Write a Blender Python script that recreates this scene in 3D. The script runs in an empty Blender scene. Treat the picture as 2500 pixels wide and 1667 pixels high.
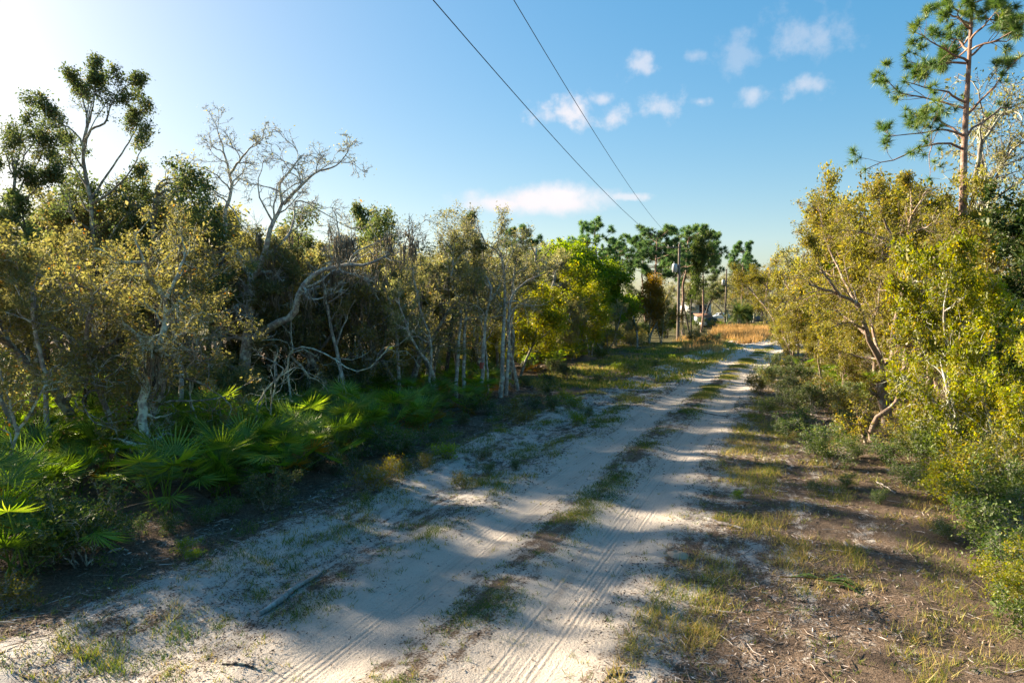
import bpy, math, random
import numpy as np
from mathutils import Vector, Matrix

SC = bpy.context.scene
COL = SC.collection
R = math.radians
rng = np.random.default_rng(11)
random.seed(5)

# ------------------------------------------------------------------ camera
CAMH = 3.8
FPX, CX, CY, HOR = 1720.0, 1250.0, 833.5, 744.0      # focal length, centre and horizon of the 2500 px wide photograph
PITCH = math.atan((CY - HOR) / FPX)
cam_d = bpy.data.cameras.new('camera')
cam_d.sensor_width = 36.0
cam_d.lens = 36.0 * FPX / 2500.0
cam_d.clip_start = 0.1
cam_d.clip_end = 6000
cam = bpy.data.objects.new('camera', cam_d)
COL.objects.link(cam)
cam.location = (0, 0, CAMH)
cam.rotation_euler = (R(90) - PITCH, 0, 0)
SC.camera = cam

# ------------------------------------------------------------------ sky, sun, exposure
SUN_AZ, SUN_EL = -58.0, 22.5          # degrees; azimuth from +Y towards +X
world = bpy.data.worlds.new('World')
SC.world = world
world.use_nodes = True
wt = world.node_tree
wt.nodes.clear()


def nd(t, typ, ins=None, **kw):
    n = t.nodes.new(typ)
    for k, v in kw.items():
        setattr(n, k, v)
    if ins:
        for k, v in ins.items():
            s = n.inputs[k]
            if isinstance(v, bpy.types.NodeSocket):
                t.links.new(v, s)
            else:
                s.default_value = v
    return n


def mth(t, op, a, b=None, c=None, clamp=False):
    n = t.nodes.new('ShaderNodeMath')
    n.operation = op
    n.use_clamp = clamp
    for i, v in enumerate((a, b, c)):
        if v is None:
            continue
        if isinstance(v, bpy.types.NodeSocket):
            t.links.new(v, n.inputs[i])
        else:
            n.inputs[i].default_value = v
    return n.outputs[0]


def sstep(t, v, lo, hi, a=0.0, b=1.0):
    n = nd(t, 'ShaderNodeMapRange', {'Value': v, 'From Min': lo, 'From Max': hi, 'To Min': a, 'To Max': b})
    n.interpolation_type = 'SMOOTHSTEP'
    return n.outputs['Result']


def mixc(t, f, a, b, blend='MIX'):
    n = t.nodes.new('ShaderNodeMix')
    n.data_type = 'RGBA'
    n.blend_type = blend
    for i, v in ((0, f), (6, a), (7, b)):
        if isinstance(v, bpy.types.NodeSocket):
            t.links.new(v, n.inputs[i])
        else:
            n.inputs[i].default_value = v if i == 0 else (*v, 1.0)
    return n.outputs[2]


def ramp(t, fac, stops, interp='LINEAR'):
    n = t.nodes.new('ShaderNodeValToRGB')
    n.color_ramp.interpolation = interp
    el = n.color_ramp.elements
    while len(el) < len(stops):
        el.new(0.5)
    for e, (p, c) in zip(el, stops):
        e.position = p
        e.color = (*c, 1.0) if len(c) == 3 else c
    t.links.new(fac, n.inputs[0])
    return n.outputs[0]


def ray(x, y):
    u, v = (x - CX) / FPX, (CY - y) / FPX
    return np.array([u, math.cos(PITCH) + v * math.sin(PITCH), -math.sin(PITCH) + v * math.cos(PITCH)])


def px(x, y, d):
    r = ray(x, y)
    t = d / r[1]
    return np.array([r[0] * t, d, CAMH + r[2] * t])


def gp(x, y):
    r = ray(x, y)
    t = -CAMH / r[2]
    return np.array([r[0] * t, r[1] * t, 0.0])


sky = nd(wt, 'ShaderNodeTexSky', sky_type='NISHITA')
sky.sun_disc = False
sky.sun_elevation = R(SUN_EL)
sky.sun_rotation = R(SUN_AZ)
sky.altitude = 0
sky.air_density = 1.0
sky.dust_density = 1.3
sky.ozone_density = 2.0
SKY_STR = 0.063
geo = nd(wt, 'ShaderNodeTexCoord')
DIR = geo.outputs['Generated']
# the photograph's soft tonal range: the whole sky's contrast is eased by one smooth curve
SK1 = nd(wt, 'ShaderNodeHueSaturation', {'Hue': 0.495, 'Saturation': 1.0, 'Value': 1 / 8.0, 'Color': sky.outputs[0]}).outputs[0]
SK2 = nd(wt, 'ShaderNodeGamma', {'Color': SK1, 'Gamma': 0.52}).outputs[0]
SKYC = nd(wt, 'ShaderNodeHueSaturation', {'Hue': 0.5, 'Saturation': 2.12, 'Value': 3.65, 'Color': SK2}).outputs[0]
# clouds: soft masks around directions, broken up by noise
wn = nd(wt, 'ShaderNodeTexNoise', {'Vector': DIR, 'Scale': 30.0, 'Detail': 9.0, 'Roughness': 0.58})
wn2 = nd(wt, 'ShaderNodeTexNoise', {'Vector': DIR, 'Scale': 9.0, 'Detail': 3.0, 'Roughness': 0.5})
CLOUDS = [(1310, 492, 225, 44, 1.0, 0.34), (1230, 498, 130, 30, 1.0, 0.3), (1360, 478, 110, 40, 1.0, 0.36), (1385, 278, 92, 44, 1.0, 1.1), (1345, 285, 45, 30, 0.8, 1.0), (1500, 288, 38, 32, 0.85, 1.0),
          (1465, 245, 34, 18, 0.7, 1.0), (1563, 165, 45, 46, 0.62, 1.2), (1622, 262, 52, 40, 0.62, 1.2), (1710, 249, 32, 16, 0.6, 1.0),
          (1802, 140, 62, 62, 0.26, 1.3), (1843, 230, 54, 26, 0.55, 1.0), (1963, 210, 62, 26, 0.55, 1.1), (1965, 80, 90, 60, 0.36, 1.2),
          (1540, 481, 60, 12, 0.6, 0.8), (2050, 60, 40, 44, 0.26, 1.3), (1700, 135, 28, 16, 0.35, 1.2)]
mask = None
nz = mth(wt, 'SUBTRACT', wn.outputs[0], 0.5)
for (cx_, cy_, a_, b_, op_, k_) in CLOUDS:
    c = ray(cx_, cy_)
    c /= np.linalg.norm(c)
    rt = np.cross(c, (0, 0, 1.0))
    rt /= np.linalg.norm(rt)
    up = np.cross(rt, c)
    dx = nd(wt, 'ShaderNodeVectorMath', {0: DIR, 1: tuple(rt / (a_ / FPX))}, operation='DOT_PRODUCT').outputs['Value']
    dy = nd(wt, 'ShaderNodeVectorMath', {0: DIR, 1: tuple(up / (b_ / FPX))}, operation='DOT_PRODUCT').outputs['Value']
    dy = mth(wt, 'SUBTRACT', dy, float(np.dot(c, up / (b_ / FPX))))
    fw = nd(wt, 'ShaderNodeVectorMath', {0: DIR, 1: tuple(c)}, operation='DOT_PRODUCT').outputs['Value']
    d2 = mth(wt, 'SQRT', mth(wt, 'ADD', mth(wt, 'MULTIPLY', dx, dx), mth(wt, 'MULTIPLY', dy, dy)))
    v = mth(wt, 'ADD', mth(wt, 'SUBTRACT', 1.0, d2), mth(wt, 'MULTIPLY', nz, 3.2 * k_))
    m = mth(wt, 'MULTIPLY', sstep(wt, v, 0.0, 1.35 if k_ >= 1 else 0.8, 0.0, op_ * (0.88 if k_ >= 1 else 1.0)), mth(wt, 'GREATER_THAN', fw, 0.5))
    mask = m if mask is None else mth(wt, 'MAXIMUM', mask, m)
CLC = mixc(wt, wn2.outputs[0], (3.05, 2.85, 2.95), (3.4, 3.22, 3.27))
SKYM = mixc(wt, mask, SKYC, CLC)
bg = nd(wt, 'ShaderNodeBackground', {'Color': SKYM, 'Strength': SKY_STR})
wo = nd(wt, 'ShaderNodeOutputWorld', {'Surface': bg.outputs[0]})

sdir = Vector((math.sin(R(SUN_AZ)) * math.cos(R(SUN_EL)), math.cos(R(SUN_AZ)) * math.cos(R(SUN_EL)), math.sin(R(SUN_EL))))
sl = bpy.data.lights.new('sun', 'SUN')
sl.energy = 4.6
sl.angle = R(1.2)
sl.color = (1.0, 0.84, 0.62)
so = bpy.data.objects.new('sun', sl)
COL.objects.link(so)
so.location = (-40, 30, 40)
so.rotation_euler = (-sdir).to_track_quat('-Z', 'Y').to_euler()

SC.view_settings.view_transform = 'Standard'
SC.view_settings.look = 'None'
SC.view_settings.exposure = 2.34
SC.view_settings.gamma = 1.0
SC.view_settings.use_curve_mapping = False
cy = SC.cycles
cy.max_bounces = 6
cy.diffuse_bounces = 4
cy.glossy_bounces = 1
cy.transmission_bounces = 3
cy.transparent_max_bounces = 4
cy.caustics_reflective = False
cy.caustics_refractive = False
cy.use_denoising = True
cy.sample_clamp_indirect = 4.0

# ------------------------------------------------------------------ helpers: meshes and things


def mesh(name, V, F, mat, fattr=None, vattrs=None, smooth=False):
    """V (n,3); F list of integer arrays (m,3) or (m,4)."""
    V = np.asarray(V, dtype=np.float32)
    Fs = F if isinstance(F, list) else [F]
    me = bpy.data.meshes.new(name)
    me.vertices.add(len(V))
    me.vertices.foreach_set('co', V.ravel())
    tot = np.concatenate([np.full(len(f), f.shape[1], dtype=np.int32) for f in Fs])
    loops = np.concatenate([f.astype(np.int32).ravel() for f in Fs])
    me.loops.add(len(loops))
    me.loops.foreach_set('vertex_index', loops)
    me.polygons.add(len(tot))
    me.polygons.foreach_set('loop_start', np.concatenate([[0], np.cumsum(tot)[:-1]]).astype(np.int32))
    me.polygons.foreach_set('loop_total', tot)
    if smooth:
        me.polygons.foreach_set('use_smooth', np.ones(len(tot), dtype=bool))
    if fattr is not None:
        a = me.attributes.new('lv', 'FLOAT', 'FACE')
        a.data.foreach_set('value', np.asarray(fattr, dtype=np.float32))
    if vattrs:
        for k, v in vattrs.items():
            a = me.attributes.new(k, 'FLOAT', 'POINT')
            a.data.foreach_set('value', np.asarray(v, dtype=np.float32))
    me.update()
    me.materials.append(mat)
    return me


def ob(name, me, parent=None, mw=None, label=None, cat=None, group=None, kind=None):
    o = bpy.data.objects.new(name, me)
    COL.objects.link(o)
    if parent is not None:
        o.parent = parent
    if mw is not None:
        o.matrix_basis = mw
    if label:
        o['label'] = label
    if cat:
        o['category'] = cat
    if group:
        o['group'] = group
    if kind:
        o['kind'] = kind
    return o


def thing(name, label, cat, loc=(0, 0, 0), rz=0.0, sc=1.0, group=None, tilt=(0, 0)):
    o = ob(name, None, label=label, cat=cat, group=group)
    o.location = loc
    o.rotation_euler = (tilt[0], tilt[1], rz)
    o.scale = (sc, sc, sc) if not hasattr(sc, '__len__') else sc
    return o


def norm(a):
    return a / np.maximum(np.linalg.norm(a, axis=-1, keepdims=True), 1e-9)


class Geo:
    """collects vertices and faces"""

    def __init__(self):
        self.V, self.F3, self.F4, self.n = [], [], [], 0
        self.a3, self.a4 = [], []

    def add(self, V, F, attr=0.5):
        V = np.asarray(V, dtype=np.float32).reshape(-1, 3)
        F = np.asarray(F, dtype=np.int64)
        at = np.broadcast_to(np.asarray(attr, dtype=np.float32), (len(F),))
        if F.shape[1] == 3:
            self.F3.append(F + self.n)
            self.a3.append(at)
        else:
            self.F4.append(F + self.n)
            self.a4.append(at)
        self.V.append(V)
        self.n += len(V)
        return self

    def box(self, c, s, attr=0.5, rz=0.0):
        c, s = np.array(c, float), np.array(s, float) / 2
        v = np.array([[x, y, z] for z in (-1, 1) for y in (-1, 1) for x in (-1, 1)]) * s
        if rz:
            co, si = math.cos(rz), math.sin(rz)
            v = np.stack([v[:, 0] * co - v[:, 1] * si, v[:, 0] * si + v[:, 1] * co, v[:, 2]], 1)
        return self.add(v + c, [[0, 2, 3, 1], [4, 5, 7, 6], [0, 1, 5, 4], [2, 6, 7, 3], [0, 4, 6, 2], [1, 3, 7, 5]], attr)

    def tubes(self, P, Rr, S=6, attr=0.5):
        P = np.asarray(P, float)
        Rr = np.asarray(Rr, float)
        if P.ndim == 2:
            P, Rr = P[None], Rr[None]
        N, K, _ = P.shape
        if N == 0:
            return self
        T = norm(np.gradient(P, axis=1))
        av = norm(P[:, -1] - P[:, 0])
        ref = np.where(np.abs(av[:, 2:3]) > 0.8, np.array([[1.0, 0.13, 0]]), np.array([[0.05, 0.1, 1.0]]))
        U = norm(np.cross(T, ref[:, None, :]))
        W = np.cross(T, U)
        a = np.arange(S) * 2 * math.pi / S
        ring = U[:, :, None, :] * np.cos(a)[None, None, :, None] + W[:, :, None, :] * np.sin(a)[None, None, :, None]
        V = P[:, :, None, :] + ring * Rr[:, :, None, None]
        i = np.arange(N)[:, None, None] * K * S
        k = np.arange(K - 1)[None, :, None] * S
        s = np.arange(S)[None, None, :]
        s2 = (s + 1) % S
        F = np.stack([i + k + s, i + k + s2, i + k + S + s2, i + k + S + s], -1).reshape(-1, 4)
        at = attr
        if hasattr(attr, '__len__'):
            at = np.repeat(np.asarray(attr), (K - 1) * S)
        return self.add(V.reshape(-1, 3), F, at)

    def mesh(self, name, mat, smooth=False):
        V = np.concatenate(self.V)
        F, A = [], []
        if self.F3:
            F.append(np.concatenate(self.F3))
            A.append(np.concatenate(self.a3))
        if self.F4:
            F.append(np.concatenate(self.F4))
            A.append(np.concatenate(self.a4))
        return mesh(name, V, F, mat, np.concatenate(A), smooth=smooth)


def vnoise(x, y, seed=0):
    """smooth value noise, vectorised, 0..1"""
    x = np.asarray(x, float)
    y = np.asarray(y, float)
    xi, yi = np.floor(x).astype(np.int64), np.floor(y).astype(np.int64)
    fx, fy = x - xi, y - yi
    fx, fy = fx * fx * (3 - 2 * fx), fy * fy * (3 - 2 * fy)

    def h(a, b):
        n = (a * 374761393 + b * 668265263 + seed * 144665) & 0x7fffffff
        n = ((n ^ (n >> 13)) * 1274126177) & 0x7fffffff
        return ((n ^ (n >> 16)) & 0xffff) / 65535.0
    return (h(xi, yi) * (1 - fx) + h(xi + 1, yi) * fx) * (1 - fy) + (h(xi, yi + 1) * (1 - fx) + h(xi + 1, yi + 1) * fx) * fy


def fbm(x, y, seed=0, o=4):
    s, a, t = 0, 1.0, 0
    for k in range(o):
        s = s + a * vnoise(x * 2 ** k + 17.3 * k, y * 2 ** k - 9.1 * k, seed + k)
        t += a
        a *= 0.55
    return s / t


# ------------------------------------------------------------------ road line and ground height
_Y = np.array([-8.0, 7.32, 8.9, 11.39, 14.3, 18.6, 27.9, 40.85, 55.9, 75.0, 120.0])
_X = np.array([-7.4, -0.98, -0.15, 0.80, 1.92, 3.50, 7.20, 12.97, 19.8, 28.5, 49.0])
_pc = np.polyfit(_Y, _X, 4, w=np.array([1, 3, 3, 3, 3, 3, 3, 3, 3, 2, 1.0]))


def roadx(Y):
    Y = np.asarray(Y, float)
    c = np.clip(Y, -8, 120)
    return np.polyval(_pc, c) + 0.455 * (Y - c)


RA = math.atan(0.43)
NX, NY = math.cos(RA), -math.sin(RA)       # unit vector to the right of the road


def road_pt(s, lat):
    return roadx(s) + lat * NX, s + lat * NY


def to_road(x, y):
    x, y = np.asarray(x, float), np.asarray(y, float)
    lat = (x - roadx(y)) * NX
    for _ in range(8):
        s = y - lat * NY
        lat = 0.5 * lat + 0.5 * (x - roadx(s)) / NX
    return s, lat


def gz_sl(s, lat):
    n = fbm(s * 0.55, lat * 0.8, 3, 3) - 0.5
    fine = fbm(s * 2.6, lat * 4.5, 9, 3) - 0.5
    wob = 0.18 * (vnoise(s * 0.12, 0 * s, 5) - 0.5)
    l = lat - wob
    rut = lambda c, w: np.exp(-((l - c) / w) ** 2)
    z = -0.055 * rut(-1.0, 0.42) - 0.05 * rut(0.95, 0.42) + 0.025 * rut(0.0, 0.35)
    z = z + 0.03 * rut(-1.75, 0.25) + 0.03 * rut(1.75, 0.25)
    z = z - 0.06 * rut(-2.9, 0.5) + 0.12 * rut(-4.2, 0.5) * (0.4 + vnoise(s * 0.3, 2 + 0 * s, 8)) - 0.05 * rut(-5.6, 0.5)
    off = np.clip((np.abs(l) - 1.6) / 2.0, 0, 1)
    z = z + n * (0.012 + 0.16 * off) + fine * (0.012 + 0.05 * off)
    z = z + 0.3 * np.clip((np.abs(l) - 7) / 30, 0, 1) * (vnoise(s * 0.05, l * 0.05, 2) - 0.4)
    return z


def gz(x, y):
    s, lat = to_road(x, y)
    return gz_sl(s, lat)


def gz1(x, y):
    return float(gz(np.array([x]), np.array([y]))[0])


# ------------------------------------------------------------------ materials


def newmat(name):
    m = bpy.data.materials.new(name)
    m.use_nodes = True
    t = m.node_tree
    t.nodes.clear()
    out = t.nodes.new('ShaderNodeOutputMaterial')
    return m, t, out


def leafmat(name, stops, trans=0.45, gloss=0.05, rough=0.4, vj=0.25, tgain=1.3, gain=1.0):
    stops = [(p, tuple(min(0.9, x * gain) for x in c)) for p, c in stops]
    m, t, out = newmat(name)
    at = nd(t, 'ShaderNodeAttribute', attribute_name='lv')
    oi = nd(t, 'ShaderNodeObjectInfo')
    c = ramp(t, at.outputs['Fac'], stops)
    v = nd(t, 'ShaderNodeMapRange', {'Value': oi.outputs['Random'], 'To Min': 1 - vj, 'To Max': 1 + vj}).outputs[0]
    c = nd(t, 'ShaderNodeHueSaturation', {'Value': v, 'Color': c}).outputs[0]
    ct = nd(t, 'ShaderNodeHueSaturation', {'Value': tgain, 'Saturation': 1.1, 'Color': c}).outputs[0]
    d = nd(t, 'ShaderNodeBsdfDiffuse', {'Color': c})
    tr = nd(t, 'ShaderNodeBsdfTranslucent', {'Color': ct})
    g = nd(t, 'ShaderNodeBsdfGlossy', {'Color': (0.45, 0.45, 0.42, 1), 'Roughness': rough + 0.12})
    a = nd(t, 'ShaderNodeMixShader', {0: trans, 1: d.outputs[0], 2: tr.outputs[0]})
    b = nd(t, 'ShaderNodeMixShader', {0: gloss, 1: a.outputs[0], 2: g.outputs[0]})
    t.links.new(b.outputs[0], out.inputs[0])
    return m


def barkmat(name, dark, light, lichen, lich=0.5, scale=7.0):
    m, t, out = newmat(name)
    tc = nd(t, 'ShaderNodeTexCoord')
    mp = nd(t, 'ShaderNodeMapping', {'Vector': tc.outputs['Object'], 'Scale': (1, 1, 0.3)})
    n1 = nd(t, 'ShaderNodeTexNoise', {'Vector': mp.outputs[0], 'Scale': scale * 4, 'Detail': 5.0, 'Roughness': 0.65})
    n2 = nd(t, 'ShaderNodeTexNoise', {'Vector': tc.outputs['Object'], 'Scale': scale, 'Detail': 5.0, 'Roughness': 0.6})
    c = ramp(t, n1.outputs[0], [(0.3, dark), (0.7, light)])
    f = sstep(t, n2.outputs[0], 0.62 - 0.22 * lich, 0.72 - 0.18 * lich)
    c = mixc(t, f, c, lichen)
    bp = nd(t, 'ShaderNodeBump', {'Strength': 0.7, 'Distance': 0.02, 'Height': n1.outputs[0]})
    p = nd(t, 'ShaderNodeBsdfPrincipled', {'Base Color': c, 'Roughness': 0.9, 'Specular IOR Level': 0.15, 'Normal': bp.outputs[0]})
    t.links.new(p.outputs[0], out.inputs[0])
    return m


def attrmat(name, stops, rough=0.9, trans=0.0, spec=0.1):
    m, t, out = newmat(name)
    at = nd(t, 'ShaderNodeAttribute', attribute_name='lv')
    c = ramp(t, at.outputs['Fac'], stops)
    p = nd(t, 'ShaderNodeBsdfPrincipled', {'Base Color': c, 'Roughness': rough, 'Specular IOR Level': spec})
    sh = p.outputs[0]
    if trans:
        tr = nd(t, 'ShaderNodeBsdfTranslucent', {'Color': c})
        sh = nd(t, 'ShaderNodeMixShader', {0: trans, 1: sh, 2: tr.outputs[0]}).outputs[0]
    t.links.new(sh, out.inputs[0])
    return m


def plain(name, col, rough=0.6, metal=0.0, var=0.12, scale=3.0, spec=0.3, bump=0.0):
    m, t, out = newmat(name)
    tc = nd(t, 'ShaderNodeTexCoord')
    n = nd(t, 'ShaderNodeTexNoise', {'Vector': tc.outputs['Object'], 'Scale': scale, 'Detail': 6.0, 'Roughness': 0.6})
    lo = tuple(x * (1 - var * 2) for x in col)
    hi = tuple(min(1, x * (1 + var)) for x in col)
    c = ramp(t, n.outputs[0], [(0.3, lo), (0.7, hi)])
    ins = {'Base Color': c, 'Roughness': rough, 'Metallic': metal, 'Specular IOR Level': spec}
    if bump:
        ins['Normal'] = nd(t, 'ShaderNodeBump', {'Strength': bump, 'Distance': 0.02, 'Height': n.outputs[0]}).outputs[0]
    p = nd(t, 'ShaderNodeBsdfPrincipled', ins)
    t.links.new(p.outputs[0], out.inputs[0])
    return m


M = {}
M['oak_leaf'] = leafmat('oak_leaf', [(0.0, (0.10, 0.11, 0.025)), (0.35, (0.17, 0.16, 0.045)), (0.7, (0.21, 0.20, 0.065)), (0.88, (0.25, 0.205, 0.065)), (0.96, (0.31, 0.18, 0.045)), (1.0, (0.46, 0.17, 0.02))], 0.56, 0.06, gain=1.2)
M['dull_leaf'] = leafmat('dull_leaf', [(0.0, (0.09, 0.11, 0.035)), (0.5, (0.17, 0.17, 0.06)), (1.0, (0.26, 0.22, 0.09))], 0.56, 0.05, gain=1.25)
M['dark_leaf'] = leafmat('dark_leaf', [(0.0, (0.022, 0.038, 0.012)), (0.6, (0.05, 0.065, 0.02)), (0.9, (0.085, 0.085, 0.025)), (1.0, (0.14, 0.09, 0.03))], 0.42, 0.06, 0.4, gain=2.3)
M['yellow_leaf'] = leafmat('yellow_leaf', [(0.0, (0.12, 0.17, 0.008)), (0.45, (0.23, 0.26, 0.012)), (0.8, (0.33, 0.29, 0.012)), (1.0, (0.42, 0.26, 0.015))], 0.56, 0.05)
M['lime_leaf'] = leafmat('lime_leaf', [(0.0, (0.09, 0.15, 0.01)), (0.5, (0.19, 0.27, 0.015)), (1.0, (0.33, 0.37, 0.02))], 0.56, 0.04)
M['green_leaf'] = leafmat('green_leaf', [(0.0, (0.035, 0.065, 0.012)), (0.6, (0.085, 0.125, 0.02)), (1.0, (0.17, 0.20, 0.03))], 0.4, 0.06)
M['cedar_leaf'] = leafmat('cedar_leaf', [(0.0, (0.015, 0.035, 0.008)), (0.7, (0.04, 0.07, 0.012)), (1.0, (0.10, 0.13, 0.02))], 0.25, 0.05)
M['orange_leaf'] = leafmat('orange_leaf', [(0.0, (0.13, 0.085, 0.012)), (0.5, (0.24, 0.145, 0.015)), (1.0, (0.32, 0.20, 0.02))], 0.5, 0.04)
M['right_leaf'] = leafmat('right_leaf', [(0.0, (0.10, 0.115, 0.02)), (0.5, (0.20, 0.19, 0.03)), (0.85, (0.28, 0.22, 0.035)), (1.0, (0.34, 0.20, 0.025))], 0.56, 0.05)
M['needle'] = leafmat('needle', [(0.0, (0.022, 0.045, 0.012)), (0.6, (0.05, 0.085, 0.018)), (0.92, (0.10, 0.12, 0.02)), (1.0, (0.2, 0.11, 0.03))], 0.34, 0.08, gain=2.0)
M['far_needle'] = leafmat('far_needle', [(0.0, (0.02, 0.045, 0.018)), (0.6, (0.05, 0.09, 0.03)), (1.0, (0.11, 0.14, 0.04))], 0.35, 0.05, gain=2.5)
M['frond'] = leafmat('frond', [(0.0, (0.09, 0.17, 0.02)), (0.5, (0.17, 0.28, 0.03)), (1.0, (0.31, 0.37, 0.05))], 0.5, 0.08, 0.3, 0.35)
M['frond_yellow'] = leafmat('frond_yellow', [(0.0, (0.20, 0.13, 0.02)), (1.0, (0.38, 0.20, 0.03))], 0.4, 0.08)
M['frond_dead'] = leafmat('frond_dead', [(0.0, (0.13, 0.10, 0.075)), (1.0, (0.30, 0.245, 0.20))], 0.2, 0.04)
M['weed_leaf'] = leafmat('weed_leaf', [(0.0, (0.025, 0.055, 0.015)), (0.6, (0.06, 0.10, 0.022)), (1.0, (0.14, 0.15, 0.03))], 0.4, 0.05, gain=1.40)
M['gold_weed_leaf'] = leafmat('gold_weed_leaf', [(0.0, (0.10, 0.11, 0.012)), (0.6, (0.20, 0.18, 0.015)), (1.0, (0.30, 0.16, 0.02))], 0.4, 0.05)
M['moss'] = attrmat('moss', [(0.0, (0.16, 0.14, 0.10)), (1.0, (0.34, 0.30, 0.22))], 0.95, 0.35)
M['bark'] = barkmat('bark', (0.10, 0.088, 0.075), (0.27, 0.245, 0.215), (0.42, 0.45, 0.37), 0.6)
M['pale_bark'] = barkmat('pale_bark', (0.17, 0.15, 0.13), (0.38, 0.35, 0.315), (0.52, 0.54, 0.45), 0.75)
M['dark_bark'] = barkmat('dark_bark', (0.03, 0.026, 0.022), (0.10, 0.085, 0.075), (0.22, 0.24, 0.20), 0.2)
M['lichen_bark'] = barkmat('lichen_bark', (0.16, 0.15, 0.12), (0.34, 0.33, 0.28), (0.46, 0.52, 0.40), 0.9)
M['warm_bark'] = barkmat('warm_bark', (0.13, 0.085, 0.06), (0.32, 0.24, 0.19), (0.45, 0.42, 0.34), 0.45)
M['pine_bark'] = barkmat('pine_bark', (0.13, 0.075, 0.055), (0.33, 0.22, 0.175), (0.40, 0.33, 0.28), 0.4, 4.0)
M['grass'] = leafmat('grass', [(0.0, (0.045, 0.085, 0.015)), (0.4, (0.12, 0.17, 0.025)), (0.7, (0.27, 0.25, 0.045)), (1.0, (0.46, 0.33, 0.12))], 0.35, 0.04)
M['gold_grass'] = leafmat('gold_grass', [(0.0, (0.24, 0.15, 0.06)), (0.5, (0.40, 0.24, 0.09)), (1.0, (0.52, 0.34, 0.14))], 0.35, 0.04)
M['litter'] = attrmat('litter', [(0.0, (0.035, 0.026, 0.02)), (0.3, (0.10, 0.07, 0.05)), (0.6, (0.22, 0.155, 0.115)), (0.85, (0.34, 0.28, 0.24)), (1.0, (0.55, 0.50, 0.46))])
M['drift_wood'] = barkmat('drift_wood', (0.16, 0.13, 0.11), (0.36, 0.32, 0.29), (0.42, 0.39, 0.36), 0.5, 5.0)


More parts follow.
